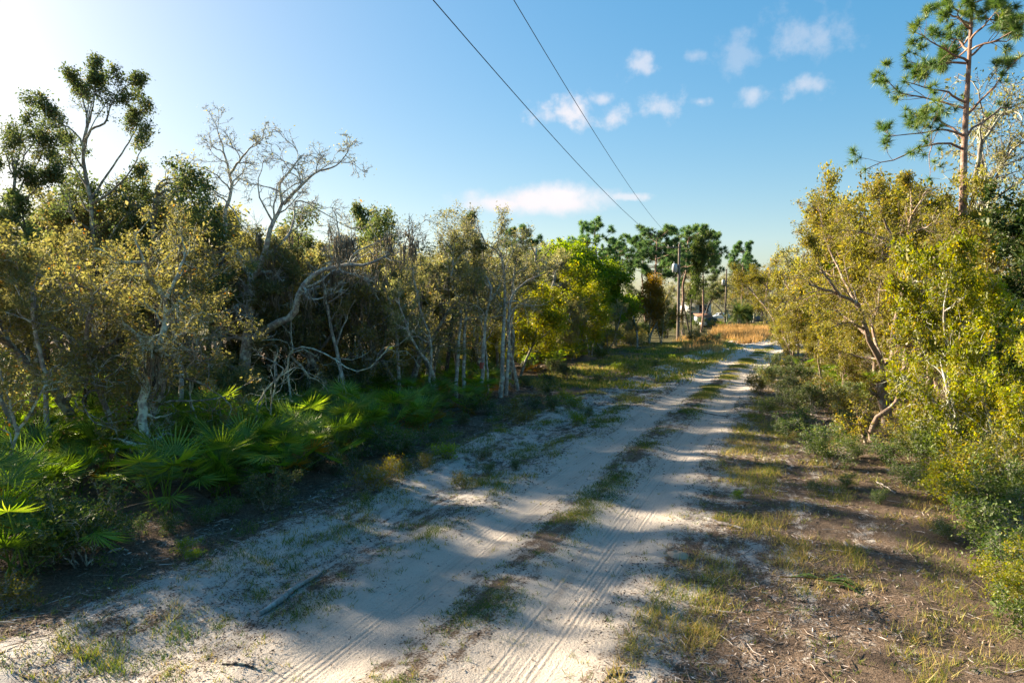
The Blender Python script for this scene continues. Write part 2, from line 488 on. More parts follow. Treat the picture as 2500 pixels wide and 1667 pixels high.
def ground_material():
    m, t, out = newmat('sandy_ground')
    lat = nd(t, 'ShaderNodeAttribute', attribute_name='lat').outputs['Fac']
    al = nd(t, 'ShaderNodeAttribute', attribute_name='al').outputs['Fac']
    V = nd(t, 'ShaderNodeCombineXYZ', {'X': lat, 'Y': mth(t, 'MULTIPLY', al, 0.32)}).outputs[0]
    V2 = nd(t, 'ShaderNodeCombineXYZ', {'X': lat, 'Y': mth(t, 'MULTIPLY', al, 0.05)}).outputs[0]
    P = nd(t, 'ShaderNodeNewGeometry').outputs['Position']
    ns = lambda v, s, d=5.0, r=0.6: nd(t, 'ShaderNodeTexNoise', {'Vector': v, 'Scale': s, 'Detail': d, 'Roughness': r}).outputs[0]
    n1, n2, n3, n4 = ns(V, 1.5, 6.0, 0.65), ns(P, 3.2), ns(P, 38.0, 4.0, 0.7), ns(V, 6.5, 4.0, 0.65)
    pos = nd(t, 'ShaderNodeMapRange', {'Value': lat, 'From Min': -12.0, 'From Max': 12.0}).outputs[0]
    prof = [(-12, 0.0), (-6.6, 0.06), (-5.4, 0.16), (-4.7, 0.34), (-4.2, 0.66), (-3.4, 0.66), (-2.8, 0.60), (-2.2, 0.62), (-1.8, 0.85), (-1.45, 0.97), (-0.7, 0.97), (-0.32, 0.56), (0.0, 0.44),
            (0.32, 0.66), (0.62, 0.97), (1.45, 0.97), (1.95, 0.58), (2.5, 0.40), (3.4, 0.34), (4.6, 0.27), (6.2, 0.16), (12, 0.05)]
    pr = ramp(t, pos, [((a + 12) / 24, (v, v, v)) for a, v in prof])
    k = mth(t, 'ADD', mth(t, 'MULTIPLY', mth(t, 'SUBTRACT', n1, 0.5), 1.5), mth(t, 'MULTIPLY', mth(t, 'SUBTRACT', n2, 0.5), 0.8))
    k = mth(t, 'ADD', k, mth(t, 'MULTIPLY', mth(t, 'SUBTRACT', n4, 0.5), 0.7))
    k = mth(t, 'ADD', k, mth(t, 'MULTIPLY', mth(t, 'SUBTRACT', n3, 0.5), 1.1))
    sand = sstep(t, mth(t, 'ADD', pr, k), 0.38, 0.64)
    far = sstep(t, al, 34.0, 75.0)
    # sand: warm in the wheel tracks, whiter on the left shoulder
    warm = sstep(t, mth(t, 'ABSOLUTE', mth(t, 'ADD', lat, -0.1)), 1.2, 3.2, 1.0, 0.0)
    cw = mixc(t, n1, (0.51, 0.445, 0.38), (0.63, 0.555, 0.48))
    cl = mixc(t, n4, (0.58, 0.53, 0.48), (0.76, 0.71, 0.66))
    sc = mixc(t, warm, cl, cw)
    sc = mixc(t, sstep(t, n3, 0.52, 0.72, 0.0, 0.6), sc, (0.23, 0.185, 0.15))
    damp = sstep(t, ns(V2, 3.0, 4.0), 0.52, 0.72, 0.0, 0.5)
    sc = mixc(t, damp, sc, (0.28, 0.235, 0.195))
    lt = ramp(t, mth(t, 'ADD', mth(t, 'MULTIPLY', n3, 0.75), mth(t, 'MULTIPLY', n2, 0.25)), [(0.32, (0.075, 0.052, 0.038)), (0.5, (0.19, 0.135, 0.095)), (0.66, (0.33, 0.25, 0.19))])
    gr = sstep(t, mth(t, 'ADD', mth(t, 'MULTIPLY', far, 0.35), n2), 0.55, 0.8, 0.0, 0.85)
    lt = mixc(t, gr, lt, (0.085, 0.085, 0.03))
    col = mixc(t, sand, lt, sc)
    # tyre prints: fine ridges along the road inside the wheel tracks
    wob = mth(t, 'MULTIPLY', ns(V2, 2.0, 2.0), 5.0)
    rid = mth(t, 'SINE', mth(t, 'ADD', mth(t, 'MULTIPLY', lat, 82.0), wob))
    cleat = mth(t, 'SINE', mth(t, 'MULTIPLY', al, 60.0))
    rid = mth(t, 'ADD', rid, mth(t, 'MULTIPLY', cleat, 0.3))
    inb = sstep(t, mth(t, 'ABSOLUTE', mth(t, 'SUBTRACT', mth(t, 'ABSOLUTE', lat), 1.0)), 0.25, 0.55, 1.0, 0.0)
    inb = mth(t, 'MULTIPLY', inb, sstep(t, ns(V2, 5.0, 3.0), 0.43, 0.58))
    inb = mth(t, 'MULTIPLY', inb, sstep(t, ns(V, 3.2, 4.0), 0.34, 0.52))
    col = mixc(t, mth(t, 'MULTIPLY', sstep(t, rid, -0.2, -1.0, 0.0, 0.3), inb), col, (0.22, 0.185, 0.155))
    h = mth(t, 'ADD', mth(t, 'MULTIPLY', mth(t, 'MULTIPLY', rid, inb), 0.24), mth(t, 'MULTIPLY', n3, 1.0))
    h = mth(t, 'ADD', h, mth(t, 'MULTIPLY', ns(P, 9.0, 6.0, 0.75), mth(t, 'MULTIPLY_ADD', sstep(t, mth(t, 'ABSOLUTE', lat), 1.3, 2.4), 2.2, 1.2)))
    bp = nd(t, 'ShaderNodeBump', {'Strength': 1.0, 'Distance': 0.05, 'Height': h})
    p = nd(t, 'ShaderNodeBsdfPrincipled', {'Base Color': col, 'Roughness': 0.95, 'Specular IOR Level': 0.1, 'Normal': bp.outputs[0]})
    t.links.new(p.outputs[0], out.inputs[0])
    return m


M['ground'] = ground_material()

# ------------------------------------------------------------------ ground and road sheets


def spaced(a, b, f):
    o = [a]
    while o[-1] < b:
        o.append(o[-1] + f(o[-1]))
    return np.array(o)


S_AX = np.concatenate([[-400, -200, -90, -40, -20, -10, -4, 0, 2], spaced(3.0, 2600, lambda d: max(0.045, 0.0065 * d) if d < 70 else (0.02 * d if d < 200 else 0.12 * d))])
inner = np.arange(-2.0, 2.001, 0.05)
rlat = spaced(2.05, 2200, lambda d: 0.07 if d < 8 else (0.25 if d < 14 else 0.1 * d))
L_R = np.concatenate([[2.0], rlat])
L_L = -L_R[::-1]


def sheet(name, lats, kind='structure'):
    s, l = np.meshgrid(S_AX, lats, indexing='ij')
    x, y = road_pt(s, l)
    z = gz_sl(s, l)
    V = np.stack([x, y, z], -1).reshape(-1, 3)
    a, b = s.shape
    i = np.arange(a - 1)[:, None] * b + np.arange(b - 1)[None]
    F = np.stack([i, i + 1, i + b + 1, i + b], -1).reshape(-1, 4)
    me = mesh(name, V, F, M['ground'], vattrs={'lat': l.ravel(), 'al': s.ravel()}, smooth=True)
    return ob(name, me, kind=kind)


sheet('ground', L_L)
o = sheet('ground', L_R)
o.name = 'verge'
sheet('road', inner)

# ------------------------------------------------------------------ growing trees


def resample(pts, K, rg=None, wig=0.0):
    pts = np.asarray(pts, float)
    d = np.concatenate([[0], np.cumsum(np.linalg.norm(np.diff(pts, axis=0), axis=1))])
    t = np.linspace(0, d[-1], K)
    # Catmull-Rom through the points
    m = np.gradient(pts, d, axis=0)
    i = np.clip(np.searchsorted(d, t, side='right') - 1, 0, len(pts) - 2)
    h = (d[i + 1] - d[i])[:, None]
    u = ((t - d[i]) / (d[i + 1] - d[i]))[:, None]
    q = (2 * u**3 - 3 * u**2 + 1) * pts[i] + (u**3 - 2 * u**2 + u) * h * m[i] + (-2 * u**3 + 3 * u**2) * pts[i + 1] + (u**3 - u**2) * h * m[i + 1]
    if wig and rg is not None:
        q[1:-1] += rg.normal(0, wig, (K - 2, 3))
    return q


def kids(P, Rr, n, rg, ratio=0.5, ang=50, angj=15, t0=0.25, t1=1.0, K=6, wig=0.25, up=0.05, rr=0.6, minr=0.004, absL=None, tip=0.25, flat=0.0):
    N, Kp, _ = P.shape
    cnt = np.full(N, int(n)) if np.isscalar(n) else n
    cnt = cnt + rg.integers(-1, 2, N) * (cnt > 2)
    idx = np.repeat(np.arange(N), cnt)
    Mn = len(idx)
    t = rg.uniform(t0, t1, Mn)
    f = t * (Kp - 1)
    i = np.minimum(f.astype(int), Kp - 2)
    fr = (f - i)[:, None]
    base = P[idx, i] * (1 - fr) + P[idx, i + 1] * fr
    tan = norm(P[idx, i + 1] - P[idx, i])
    r0 = Rr[idx, i] * (1 - fr[:, 0]) + Rr[idx, i + 1] * fr[:, 0]
    q = rg.normal(size=(Mn, 3))
    q[:, 2] *= (1 - flat)
    q = norm(q - (q * tan).sum(1, keepdims=True) * tan)
    a = np.radians(rg.normal(ang, angj, Mn))[:, None]
    d = norm(np.cos(a) * tan + np.sin(a) * q)
    if absL is None:
        Lp = np.linalg.norm(np.diff(P, axis=1), axis=2).sum(1)
        L = Lp[idx] * ratio * (1.15 - 0.6 * t)
    else:
        L = np.full(Mn, absL)
    L = L * rg.uniform(0.6, 1.3, Mn)
    out = np.empty((Mn, K, 3))
    out[:, 0] = base
    for k in range(1, K):
        d = norm(d + wig * rg.normal(size=(Mn, 3)) + np.array([0, 0, up]))
        out[:, k] = out[:, k - 1] + d * (L / (K - 1))[:, None]
    r1 = np.maximum(r0 * rr * rg.uniform(0.7, 1.0, Mn), minr)
    RR = r1[:, None] * np.linspace(1, tip, K)[None]
    return out, np.maximum(RR, minr * 0.5)


def leaves(P, n, rg, size=0.07, spread=0.1, asp=0.5, t0=0.15, upn=0.4, clump=0.6, keep=1.0, hang=0.0):
    """n leaf blades scattered along the twigs P; returns verts, quads, value per face"""
    N, K, _ = P.shape
    sel = np.flatnonzero(rg.random(N) < keep)
    w = rg.random(len(sel)) ** 1.5 + 0.15
    ti = rg.choice(sel, n, p=w / w.sum())
    t = rg.uniform(t0, 1.0, n) * (K - 1)
    i = np.minimum(t.astype(int), K - 2)
    fr = (t - i)[:, None]
    c = P[ti, i] * (1 - fr) + P[ti, i + 1] * fr + rg.normal(0, spread, (n, 3))
    a = norm(rg.normal(size=(n, 3)) + np.array([0, 0, -hang]))
    nn = rg.normal(size=(n, 3)) + np.array([0, 0, upn * 2])
    b = norm(np.cross(nn, a))
    L = (size * np.clip(np.exp(rg.normal(-0.06, 0.38, n)), 0.35, 2.2))[:, None]
    W = L * asp * 0.5
    V = np.stack([c, c + a * L * 0.5 + b * W, c + a * L, c + a * L * 0.5 - b * W], 1).reshape(-1, 3)
    F = np.arange(n * 4).reshape(n, 4)
    cl = rg.random(N)
    lv = np.clip(clump * cl[ti] + (1 - clump) * rg.random(n) * 1.1, 0, 1)
    return V, F, lv


def oak_parts(nm, stems, radii, rg, bark, leafm, n2=7, n3=6, n4=5, nleaf=14000, lsize=0.07, spread=0.09, keep=0.9, wig=0.3, l2=0.5, l3=0.5, l4=0.42,
              up=0.06, upn=0.4, t2=0.3, moss=0, mossz=None, twig=0.005, ang2=50, K2=8, hang=0.0, flat=0.0, extra=None):
    """stems: list of (K,3) polylines. Returns list of (partname, mesh)."""
    g, tw = Geo(), Geo()
    P1 = np.stack([resample(s, 16, rg, 0.012) for s in stems])
    R1 = np.stack([r[0] + (r[1] - r[0]) * np.linspace(0, 1, 16) ** 0.85 for r in radii])
    g.tubes(P1, R1, 8)
    P2, R2 = kids(P1, R1, n2, rg, l2, ang2, 14, t2, 1.0, K2, wig * 0.8, up, 0.62, twig * 2.2, flat=flat)
    # a leader that continues each stem
    Pl, Rl = kids(P1, R1, 2, rg, l2, 22, 8, 0.94, 1.0, K2, wig * 0.8, up, 0.8, twig * 2.2)
    P2, R2 = np.concatenate([P2, Pl]), np.concatenate([R2, Rl])
    g.tubes(P2, R2, 5)
    P3, R3 = kids(P2, R2, n3, rg, l3, 48, 16, 0.2, 1.0, 6, wig, up * 0.6, 0.6, twig * 1.3)
    tw.tubes(P3, R3, 4)
    P4, R4 = kids(P3, R3, n4, rg, l4, 45, 18, 0.2, 1.0, 4, wig, 0.02, 0.65, twig, tip=0.4)
    tw.tubes(P4, R4, 3)
    parts = [('trunk', g.mesh(nm + '_trunk', bark, True)), ('branches', tw.mesh(nm + '_branches', bark, True))]
    if nleaf:
        lg = Geo()
        n_a = int(nleaf * 0.75)
        lg.add(*leaves(P4, n_a, rg, lsize, spread, keep=keep, upn=upn, hang=hang))
        lg.add(*leaves(P3, nleaf - n_a, rg, lsize, spread, keep=keep, upn=upn, hang=hang))
        parts.append(('crown', lg.mesh(nm + '_crown', leafm)))
    if moss:
        mg = Geo()
        al = np.concatenate([P2.reshape(-1, 3), P3[:, ::2].reshape(-1, 3)])
        al = al[(al[:, 2] > (mossz or 2.0)) & (al[:, 2] < 6.3)]
        cc = al[rg.integers(0, len(al), moss)]
        cs = np.repeat(cc, 9, 0) + rg.normal(0, 0.07, (moss * 9, 3))
        Ls = np.repeat(rg.uniform(0.15, 0.75, moss), 9) * rg.uniform(0.5, 1.1, moss * 9)
        pp = np.stack([cs + np.stack([rg.normal(0, 0.02, len(cs)) * k, rg.normal(0, 0.02, len(cs)) * k, -Ls * k / 3], -1) for k in range(4)], 1)
        rr_ = np.repeat(np.array([[0.012, 0.018, 0.012, 0.003]]), len(cs), 0)
        mg.tubes(pp, rr_, 3, rg.random(len(cs)))
        parts.append(('moss', mg.mesh(nm + '_moss', M['moss'])))
    return parts


def rand_stems(rg, h, nst=1, lean=0.15, spreadr=0.5, frac=0.62, crook=0.09):
    st, rd = [], []
    for k in range(nst):
        a = rg.uniform(0, 6.28)
        ln = rg.normal(0, lean) + (spreadr * 0.4 if nst > 1 else 0)
        p = [np.zeros(3)]
        d = np.array([math.cos(a) * ln, math.sin(a) * ln, 1.0])
        for j in range(6):
            d = norm(d + rg.normal(0, crook * 2, 3) * np.array([1, 1, 0.3]) + np.array([0, 0, 0.08]))
            p.append(p[-1] + d * h * frac / 6)
        p = np.array(p)
        p[0, 2] = -0.15
        if nst > 1:
            p[:, :2] += np.array([math.cos(a), math.sin(a)]) * 0.12
        st.append(p)
        r = h * 0.015 / (nst ** 0.4)
        rd.append((r, r * 0.42))
    return st, rd


def put(parts, name, label, loc, rz=0.0, sc=1.0, group=None, cat='tree', tilt=(0, 0)):
    t = thing(name, label, cat, loc, rz, sc, group, tilt)
    for pn, me in parts:
        ob(pn, me, t, kind='stuff' if pn in ('branches', 'crown', 'moss', 'twigs', 'foliage') else None)
    return t


# ------------------------------------------------------------------ particular trees, limb by limb


def hero(nm, label, base, d, limbs, rg, bark, leafm, group=None, name='oak_tree', **kw):
    """base: x in the photograph at ground depth d; limbs: [([(x, y, depth offset), ...], r0, r1), ...]"""
    yb = HOR + CAMH * FPX / d
    b = px(base, yb, d)
    b[2] = gz1(b[0], b[1])
    st, rd = [], []
    for pts, r0, r1 in limbs:
        q = np.array([px(x, min(y, yb), d + dd) for x, y, dd in pts]) - b
        st.append(q)
        rd.append((r0, r1))
    st[0][0][2] = -0.2
    parts = oak_parts(nm, st, rd, rg, bark, leafm, **kw)
    return put(parts, name, label, tuple(b), group=group)


rg = np.random.default_rng(101)
hero('crooked_oak', 'big crooked grey oak with mostly bare twisting limbs rising from the palmettos', 572, 24.0, [
    ([(570, 1020, 0), (582, 963, 0), (597, 906, 0.1), (601, 849, 0.1), (609, 800, 0), (612, 753, 0), (616, 676, 0)], 0.235, 0.15),
    ([(616, 680, 0), (585, 630, 0.3), (543, 578, 0.6), (500, 540, 0.6), (448, 513, 0.3), (425, 450, 0)], 0.12, 0.025),
    ([(548, 580, 0.6), (551, 520, 0.8), (566, 456, 0.9), (555, 406, 1.0), (545, 360, 1.2), (532, 322, 1.3)], 0.09, 0.02),
    ([(560, 430, 0.9), (590, 385, 0.4), (612, 360, 0), (640, 342, -0.4)], 0.05, 0.012),
    ([(616, 680, 0), (640, 640, -0.3), (652, 600, -0.6), (658, 559, -0.8), (690, 500, -0.7), (683, 450, -0.5), (712, 415, -0.3), (735, 380, 0)], 0.12, 0.02),
    ([(692, 498, -0.7), (723, 465, -1.0), (773, 421, -1.3), (823, 404, -1.5), (850, 370, -1.6)], 0.065, 0.014),
    ([(645, 625, -0.4), (700, 580, 0.4), (716, 550, 0.8), (725, 490, 1.1), (790, 520, 1.6), (830, 545, 1.8)], 0.06, 0.012),
    ([(603, 845, 0), (640, 810, -0.5), (670, 791, -0.8), (716, 768, -1.3), (727, 726, -1.5), (762, 676, -1.8), (823, 650, -2.2), (899, 645, -2.6), (950, 620, -2.8)], 0.17, 0.03),
    ([(735, 715, -1.5), (800, 690, -1.0), (830, 640, -0.6), (845, 600, -0.3)], 0.06, 0.015),
], rg, M['pale_bark'], M['dull_leaf'], n2=8, n3=8, n4=8, nleaf=3500, lsize=0.05, keep=0.35, wig=0.36, l2=0.42, l3=0.5, l4=0.45, t2=0.28, moss=150, mossz=3.2, twig=0.0075, ang2=55)

rg = np.random.default_rng(102)
hero('pale_oak', 'pale lichen covered oak with forked trunk standing among the nearest palmettos', 338, 14.5, [
    ([(338, 1200, 0), (345, 1140, 0), (350, 1097, 0), (348, 983, 0.1), (360, 925, 0.1), (376, 872, 0)], 0.105, 0.085),
    ([(376, 874, 0), (396, 822, 0.2), (406, 772, 0.3), (398, 726, 0.2), (368, 690, 0), (355, 640, -0.2), (330, 590, -0.3)], 0.075, 0.02),
    ([(400, 735, 0.2), (430, 680, 0.6), (450, 620, 0.9), (440, 560, 1.1)], 0.045, 0.014),
    ([(376, 874, 0), (402, 845, -0.3), (444, 818, -0.6), (470, 780, -0.8), (500, 755, -1.0)], 0.06, 0.016),
    ([(406, 770, 0.2), (440, 735, 0.5), (485, 705, 0.9)], 0.04, 0.012),
    ([(364, 905, 0), (352, 868, 0.3), (344, 830, 0.4), (310, 795, 0.6), (260, 770, 0.8), (200, 745, 0.7)], 0.05, 0.012),
    ([(355, 640, -0.2), (300, 640, -0.6), (240, 610, -0.9), (180, 600, -1.0)], 0.035, 0.01),
], rg, M['lichen_bark'], M['oak_leaf'], n2=8, n3=7, n4=6, nleaf=13000, lsize=0.045, spread=0.07, wig=0.36, l2=0.42, l3=0.5, t2=0.2, twig=0.004, keep=0.75, up=0.03, moss=14, mossz=1.8)

rg = np.random.default_rng(103)
hero('bay_tree', 'tallest slender tree on the left with tufted dark crown against pale sky', 235, 24.0, [
    ([(235, 1020, 0), (232, 800, 0), (228, 600, 0), (218, 470, 0), (204, 400, 0), (203, 350, 0), (215, 300, 0.2)], 0.13, 0.05),
    ([(204, 395, 0), (196, 340, -0.3), (165, 310, -0.5), (120, 290, -0.6), (100, 262, -0.6)], 0.045, 0.012),
    ([(215, 300, 0.2), (205, 250, 0.5), (190, 215, 0.6), (175, 195, 0.6)], 0.04, 0.012),
    ([(206, 350, 0), (225, 315, -0.2), (256, 300, -0.3), (270, 260, -0.4), (295, 225, -0.4), (320, 205, -0.4)], 0.05, 0.012),
    ([(218, 300, 0.2), (228, 250, 0), (232, 210, 0), (235, 170, 0)], 0.035, 0.01),
    ([(218, 470, 0), (190, 420, 0.5), (165, 385, 0.8), (155, 350, 0.9)], 0.04, 0.01),
    ([(220, 490, 0), (260, 430, 0.3), (300, 370, 0.4), (330, 320, 0.5), (345, 270, 0.6)], 0.05, 0.012),
    ([(222, 500, 0), (270, 470, -0.5), (330, 400, -0.8), (350, 350, -0.9)], 0.05, 0.012),
], rg, M['bark'], M['dark_leaf'], n2=6, n3=6, n4=5, nleaf=22000, lsize=0.075, spread=0.09, wig=0.22, l2=0.33, l3=0.5, t2=0.5, keep=0.95, up=0.16, name='bay_tree')

rg = np.random.default_rng(104)
hero('edge_bay', 'leaning dark leaved tree at the far left edge beside the tall slender one', 60, 22.0, [
    ([(62, 1030, 0), (48, 850, 0), (28, 640, 0), (22, 540, 0), (35, 450, 0), (38, 390, 0)], 0.12, 0.04),
    ([(30, 500, 0), (60, 440, 0.4), (90, 400, 0.5), (108, 350, 0.5)], 0.04, 0.012),
    ([(36, 430, 0), (30, 380, -0.3), (50, 330, -0.4), (58, 300, -0.4)], 0.035, 0.012),
    ([(24, 560, 0), (-10, 480, 0.3), (-30, 400, 0.3)], 0.045, 0.012),
    ([(30, 520, 0), (80, 470, -0.5), (120, 430, -0.7)], 0.04, 0.012),
], rg, M['bark'], M['dark_leaf'], n2=6, n3=6, n4=5, nleaf=16000, lsize=0.07, spread=0.09, wig=0.25, l2=0.4, t2=0.45, up=0.12, name='bay_tree')

# small dead, lichen-crusted snags in front of the crooked oak
SN = [(490, 17.0, 'twisted dead sapling with two lichened stems left of the crooked oak', [([(490, 1130, 0), (490, 1048, 0), (467, 983, 0), (459, 918, 0.1), (438, 880, 0), (421, 855, 0)], 0.035, 0.012), ([(463, 960, 0), (478, 920, -0.2), (500, 905, -0.3), (525, 870, -0.4), (540, 830, -0.5)], 0.028, 0.01)]),
      (640, 17.5, 'dead arching sapling with pale lichened stem right of the crooked oak trunk', [([(640, 1110, 0), (632, 985, 0), (655, 945, 0), (700, 908, 0.2), (735, 895, 0.3), (752, 915, 0.4)], 0.034, 0.012), ([(675, 1110, 0.1), (662, 980, 0.1), (675, 935, 0), (692, 905, 0), (650, 875, 0.2), (625, 865, 0.3)], 0.03, 0.01)]),
      (905, 19.5, 'bare fallen looking limb with crooked pale lichen tip beside the dark undergrowth', [([(720, 1075, 1.5), (722, 850, 1.2), (760, 850, 0.9), (810, 872, 0.6), (860, 905, 0.3), (905, 900, 0), (930, 870, 0), (952, 845, 0)], 0.04, 0.012)]),
      (35, 12.5, 'pale leaning lichened sapling at the left edge of the palmettos', [([(10, 1260, 0), (20, 1130, 0), (42, 1065, 0), (75, 1010, 0), (90, 975, 0), (110, 940, 0.1)], 0.05, 0.015), ([(42, 1060, 0), (28, 1000, -0.1), (15, 950, -0.2), (0, 900, -0.2)], 0.035, 0.012)])]
for i, (bx, d, lab, lim) in enumerate(SN):
    rg = np.random.default_rng(200 + i)
    if i == 2:
        bx = 720
    hero('snag', lab, bx if i != 3 else 12, d, lim, rg, M['lichen_bark'], M['oak_leaf'], name='dead_sapling', n2=6, n3=4, n4=3, nleaf=0 if i < 3 else 2500, lsize=0.05, wig=0.4, l2=0.35, twig=0.003, K2=6)

# dark trunks under the brown canopy
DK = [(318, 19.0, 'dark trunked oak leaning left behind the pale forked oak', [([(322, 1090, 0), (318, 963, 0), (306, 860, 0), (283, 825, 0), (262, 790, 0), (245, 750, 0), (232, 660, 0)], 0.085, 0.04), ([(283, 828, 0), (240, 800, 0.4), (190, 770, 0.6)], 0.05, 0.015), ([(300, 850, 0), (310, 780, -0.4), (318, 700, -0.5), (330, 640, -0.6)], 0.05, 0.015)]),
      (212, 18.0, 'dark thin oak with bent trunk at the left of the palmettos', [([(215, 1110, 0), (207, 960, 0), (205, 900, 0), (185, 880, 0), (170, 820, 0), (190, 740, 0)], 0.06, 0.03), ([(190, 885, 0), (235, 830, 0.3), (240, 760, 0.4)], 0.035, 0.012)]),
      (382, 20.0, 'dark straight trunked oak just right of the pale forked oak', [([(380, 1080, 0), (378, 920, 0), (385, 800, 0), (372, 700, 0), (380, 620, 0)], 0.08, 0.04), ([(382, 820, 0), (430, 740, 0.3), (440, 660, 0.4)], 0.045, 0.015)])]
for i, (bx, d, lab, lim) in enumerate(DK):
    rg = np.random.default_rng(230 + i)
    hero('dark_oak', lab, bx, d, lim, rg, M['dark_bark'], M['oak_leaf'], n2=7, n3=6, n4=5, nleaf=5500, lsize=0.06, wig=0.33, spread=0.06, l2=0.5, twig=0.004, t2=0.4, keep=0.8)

# pale clump of thin trunks right of the dark undergrowth
KC = [('bare topped oak with two pale slender trunks at the wood edge', 1222, 29.0, [
        ([(1222, 972, 0), (1226, 900, 0), (1229, 820, 0), (1232, 740, 0), (1229, 660, 0), (1222, 620, 0), (1190, 600, 0.2), (1175, 570, 0.3)], 0.11, 0.035),
        ([(1235, 965, 0.3), (1240, 900, 0.3), (1243, 830, 0.3), (1243, 760, 0.3), (1250, 720, 0.4), (1280, 690, 0.6), (1330, 668, 0.8)], 0.09, 0.02),
        ([(1226, 630, 0), (1215, 590, -0.3), (1225, 545, -0.5), (1225, 520, -0.5)], 0.04, 0.01),
        ([(1230, 690, 0), (1240, 640, -0.5), (1262, 600, -0.8), (1275, 575, -0.9)], 0.04, 0.01)], 'dull_leaf', 4000),
      ('pale slender oak with a red paint mark on its trunk at the wood edge', 1176, 28.5, [
        ([(1176, 975, 0), (1178, 900, 0), (1182, 820, 0), (1190, 760, 0), (1200, 700, 0), (1175, 660, 0.2), (1180, 610, 0.3), (1165, 575, 0.3)], 0.095, 0.03),
        ([(1192, 960, 0.2), (1188, 880, 0.2), (1184, 830, 0.1), (1170, 760, 0.2), (1160, 700, 0.3)], 0.05, 0.02)], 'dull_leaf', 5500),
      ('pale forked oak leftmost of the slender trunks at the wood edge', 1113, 28.0, [
        ([(1113, 978, 0), (1115, 900, 0), (1119, 830, 0), (1125, 760, 0), (1112, 715, 0), (1100, 690, 0.1), (1108, 640, 0.2), (1098, 600, 0.2)], 0.085, 0.03),
        ([(1133, 965, 0.4), (1133, 880, 0.4), (1135, 800, 0.4), (1142, 720, 0.4), (1145, 650, 0.5), (1130, 610, 0.6)], 0.085, 0.025),
        ([(1108, 650, 0.2), (1135, 615, -0.2), (1165, 600, -0.4)], 0.04, 0.01)], 'dull_leaf', 8000)]
for i, (lab, bx, d, lim, lm, nl) in enumerate(KC):
    rg = np.random.default_rng(260 + i)
    t = hero('slender_oak', lab, bx, d, lim, rg, M['pale_bark'], M[lm], n2=7, n3=7, n4=6, nleaf=nl, lsize=0.065, wig=0.34, l2=0.36, t2=0.5, keep=0.7, twig=0.0055)
    if i == 1:
        g = Geo()
        c = px(1177, 892, 28.5) - np.array(t.location)
        g.tubes(np.array([c + [0, 0, -0.13], c, c + [0.005, 0, 0.12]]), np.array([0.097, 0.099, 0.094]), 8)
        ob('paint_mark', g.mesh('paint_mark', plain('red_paint', (0.42, 0.10, 0.07), 0.8), True), t, label='faded red paint band on the trunk')

# right hand oak
rg = np.random.default_rng(105)
hero('gold_oak', 'wide golden leaved oak with forked reddish trunk right of the road', 2160, 21.5, [
    ([(2168, 1055, 0), (2163, 1000, 0), (2155, 960, 0), (2152, 930, 0), (2160, 905, 0)], 0.17, 0.15),
    ([(2158, 908, 0), (2145, 870, -0.2), (2115, 815, -0.5), (2105, 770, -0.7), (2095, 745, -0.9), (2050, 722, -1.2), (2010, 705, -1.7), (1975, 695, -2.0)], 0.105, 0.02),
    ([(2160, 906, 0), (2178, 880, 0.2), (2183, 830, 0.3), (2190, 770, 0.4), (2205, 735, 0.4), (2212, 690, 0.4), (2212, 640, 0.3), (2215, 590, 0.2), (2222, 540, 0)], 0.12, 0.05),
    ([(2155, 890, 0), (2140, 840, 0.8), (2130, 790, 1.2), (2140, 760, 1.4), (2148, 700, 1.7)], 0.07, 0.02),
    ([(2214, 640, 0.3), (2195, 615, -0.2), (2180, 590, -0.5), (2140, 578, -0.9), (2100, 565, -1.2), (2050, 560, -1.5)], 0.065, 0.015),
    ([(2180, 590, -0.5), (2165, 550, -0.8), (2150, 510, -1.0), (2145, 470, -1.0)], 0.045, 0.012),
    ([(2222, 545, 0), (2225, 490, 0.2), (2222, 440, 0.3)], 0.045, 0.012),
    ([(2213, 650, 0.3), (2260, 640, 0.9), (2310, 610, 1.4), (2330, 560, 1.6)], 0.06, 0.015),
    ([(2188, 860, 0.2), (2215, 840, -0.4), (2228, 820, -0.8), (2250, 790, -1.2)], 0.055, 0.015),
    ([(2105, 800, -0.5), (2060, 790, -1.6), (2020, 805, -2.0)], 0.05, 0.012),
    ([(2115, 815, -0.5), (2040, 760, 0.6), (1990, 745, 1.2)], 0.05, 0.012),
    ([(2100, 760, -0.8), (2060, 680, 0), (2030, 620, 0.6), (2010, 560, 0.9), (2000, 510, 1.0)], 0.055, 0.012),
    ([(2050, 722, -1.4), (2000, 650, -1.6), (1975, 600, -1.8)], 0.045, 0.012),
    ([(2180, 880, 0.2), (2100, 870, 1.5), (2030, 855, 2.0)], 0.045, 0.012),
], rg, M['warm_bark'], M['right_leaf'], n2=8, n3=7, n4=5, nleaf=44000, lsize=0.048, spread=0.065, keep=0.85, wig=0.34, l2=0.42, l3=0.46, l4=0.45, t2=0.42, twig=0.0045, up=0.04)

rg = np.random.default_rng(106)
hero('leaning_stem', 'leaning bare oak stem bending up beside the golden oak trunk', 2120, 19.5, [
    ([(2130, 1110, 0), (2126, 1060, 0), (2140, 1020, 0), (2170, 1000, -0.1), (2190, 980, -0.1), (2193, 930, -0.1), (2215, 890, -0.1), (2260, 860, 0)], 0.085, 0.04),
    ([(2126, 1062, 0), (2105, 1040, -0.4), (2080, 1035, -0.6), (2050, 1050, -0.8)], 0.03, 0.008),
    ([(2112, 1095, -0.4), (2105, 1060, -0.4), (2100, 1040, -0.4)], 0.045, 0.02),
], rg, M['warm_bark'], M['right_leaf'], n2=4, n3=4, n4=3, nleaf=1500, lsize=0.06, wig=0.35, l2=0.4, t2=0.4, name='leaning_oak')

# ------------------------------------------------------------------ pines


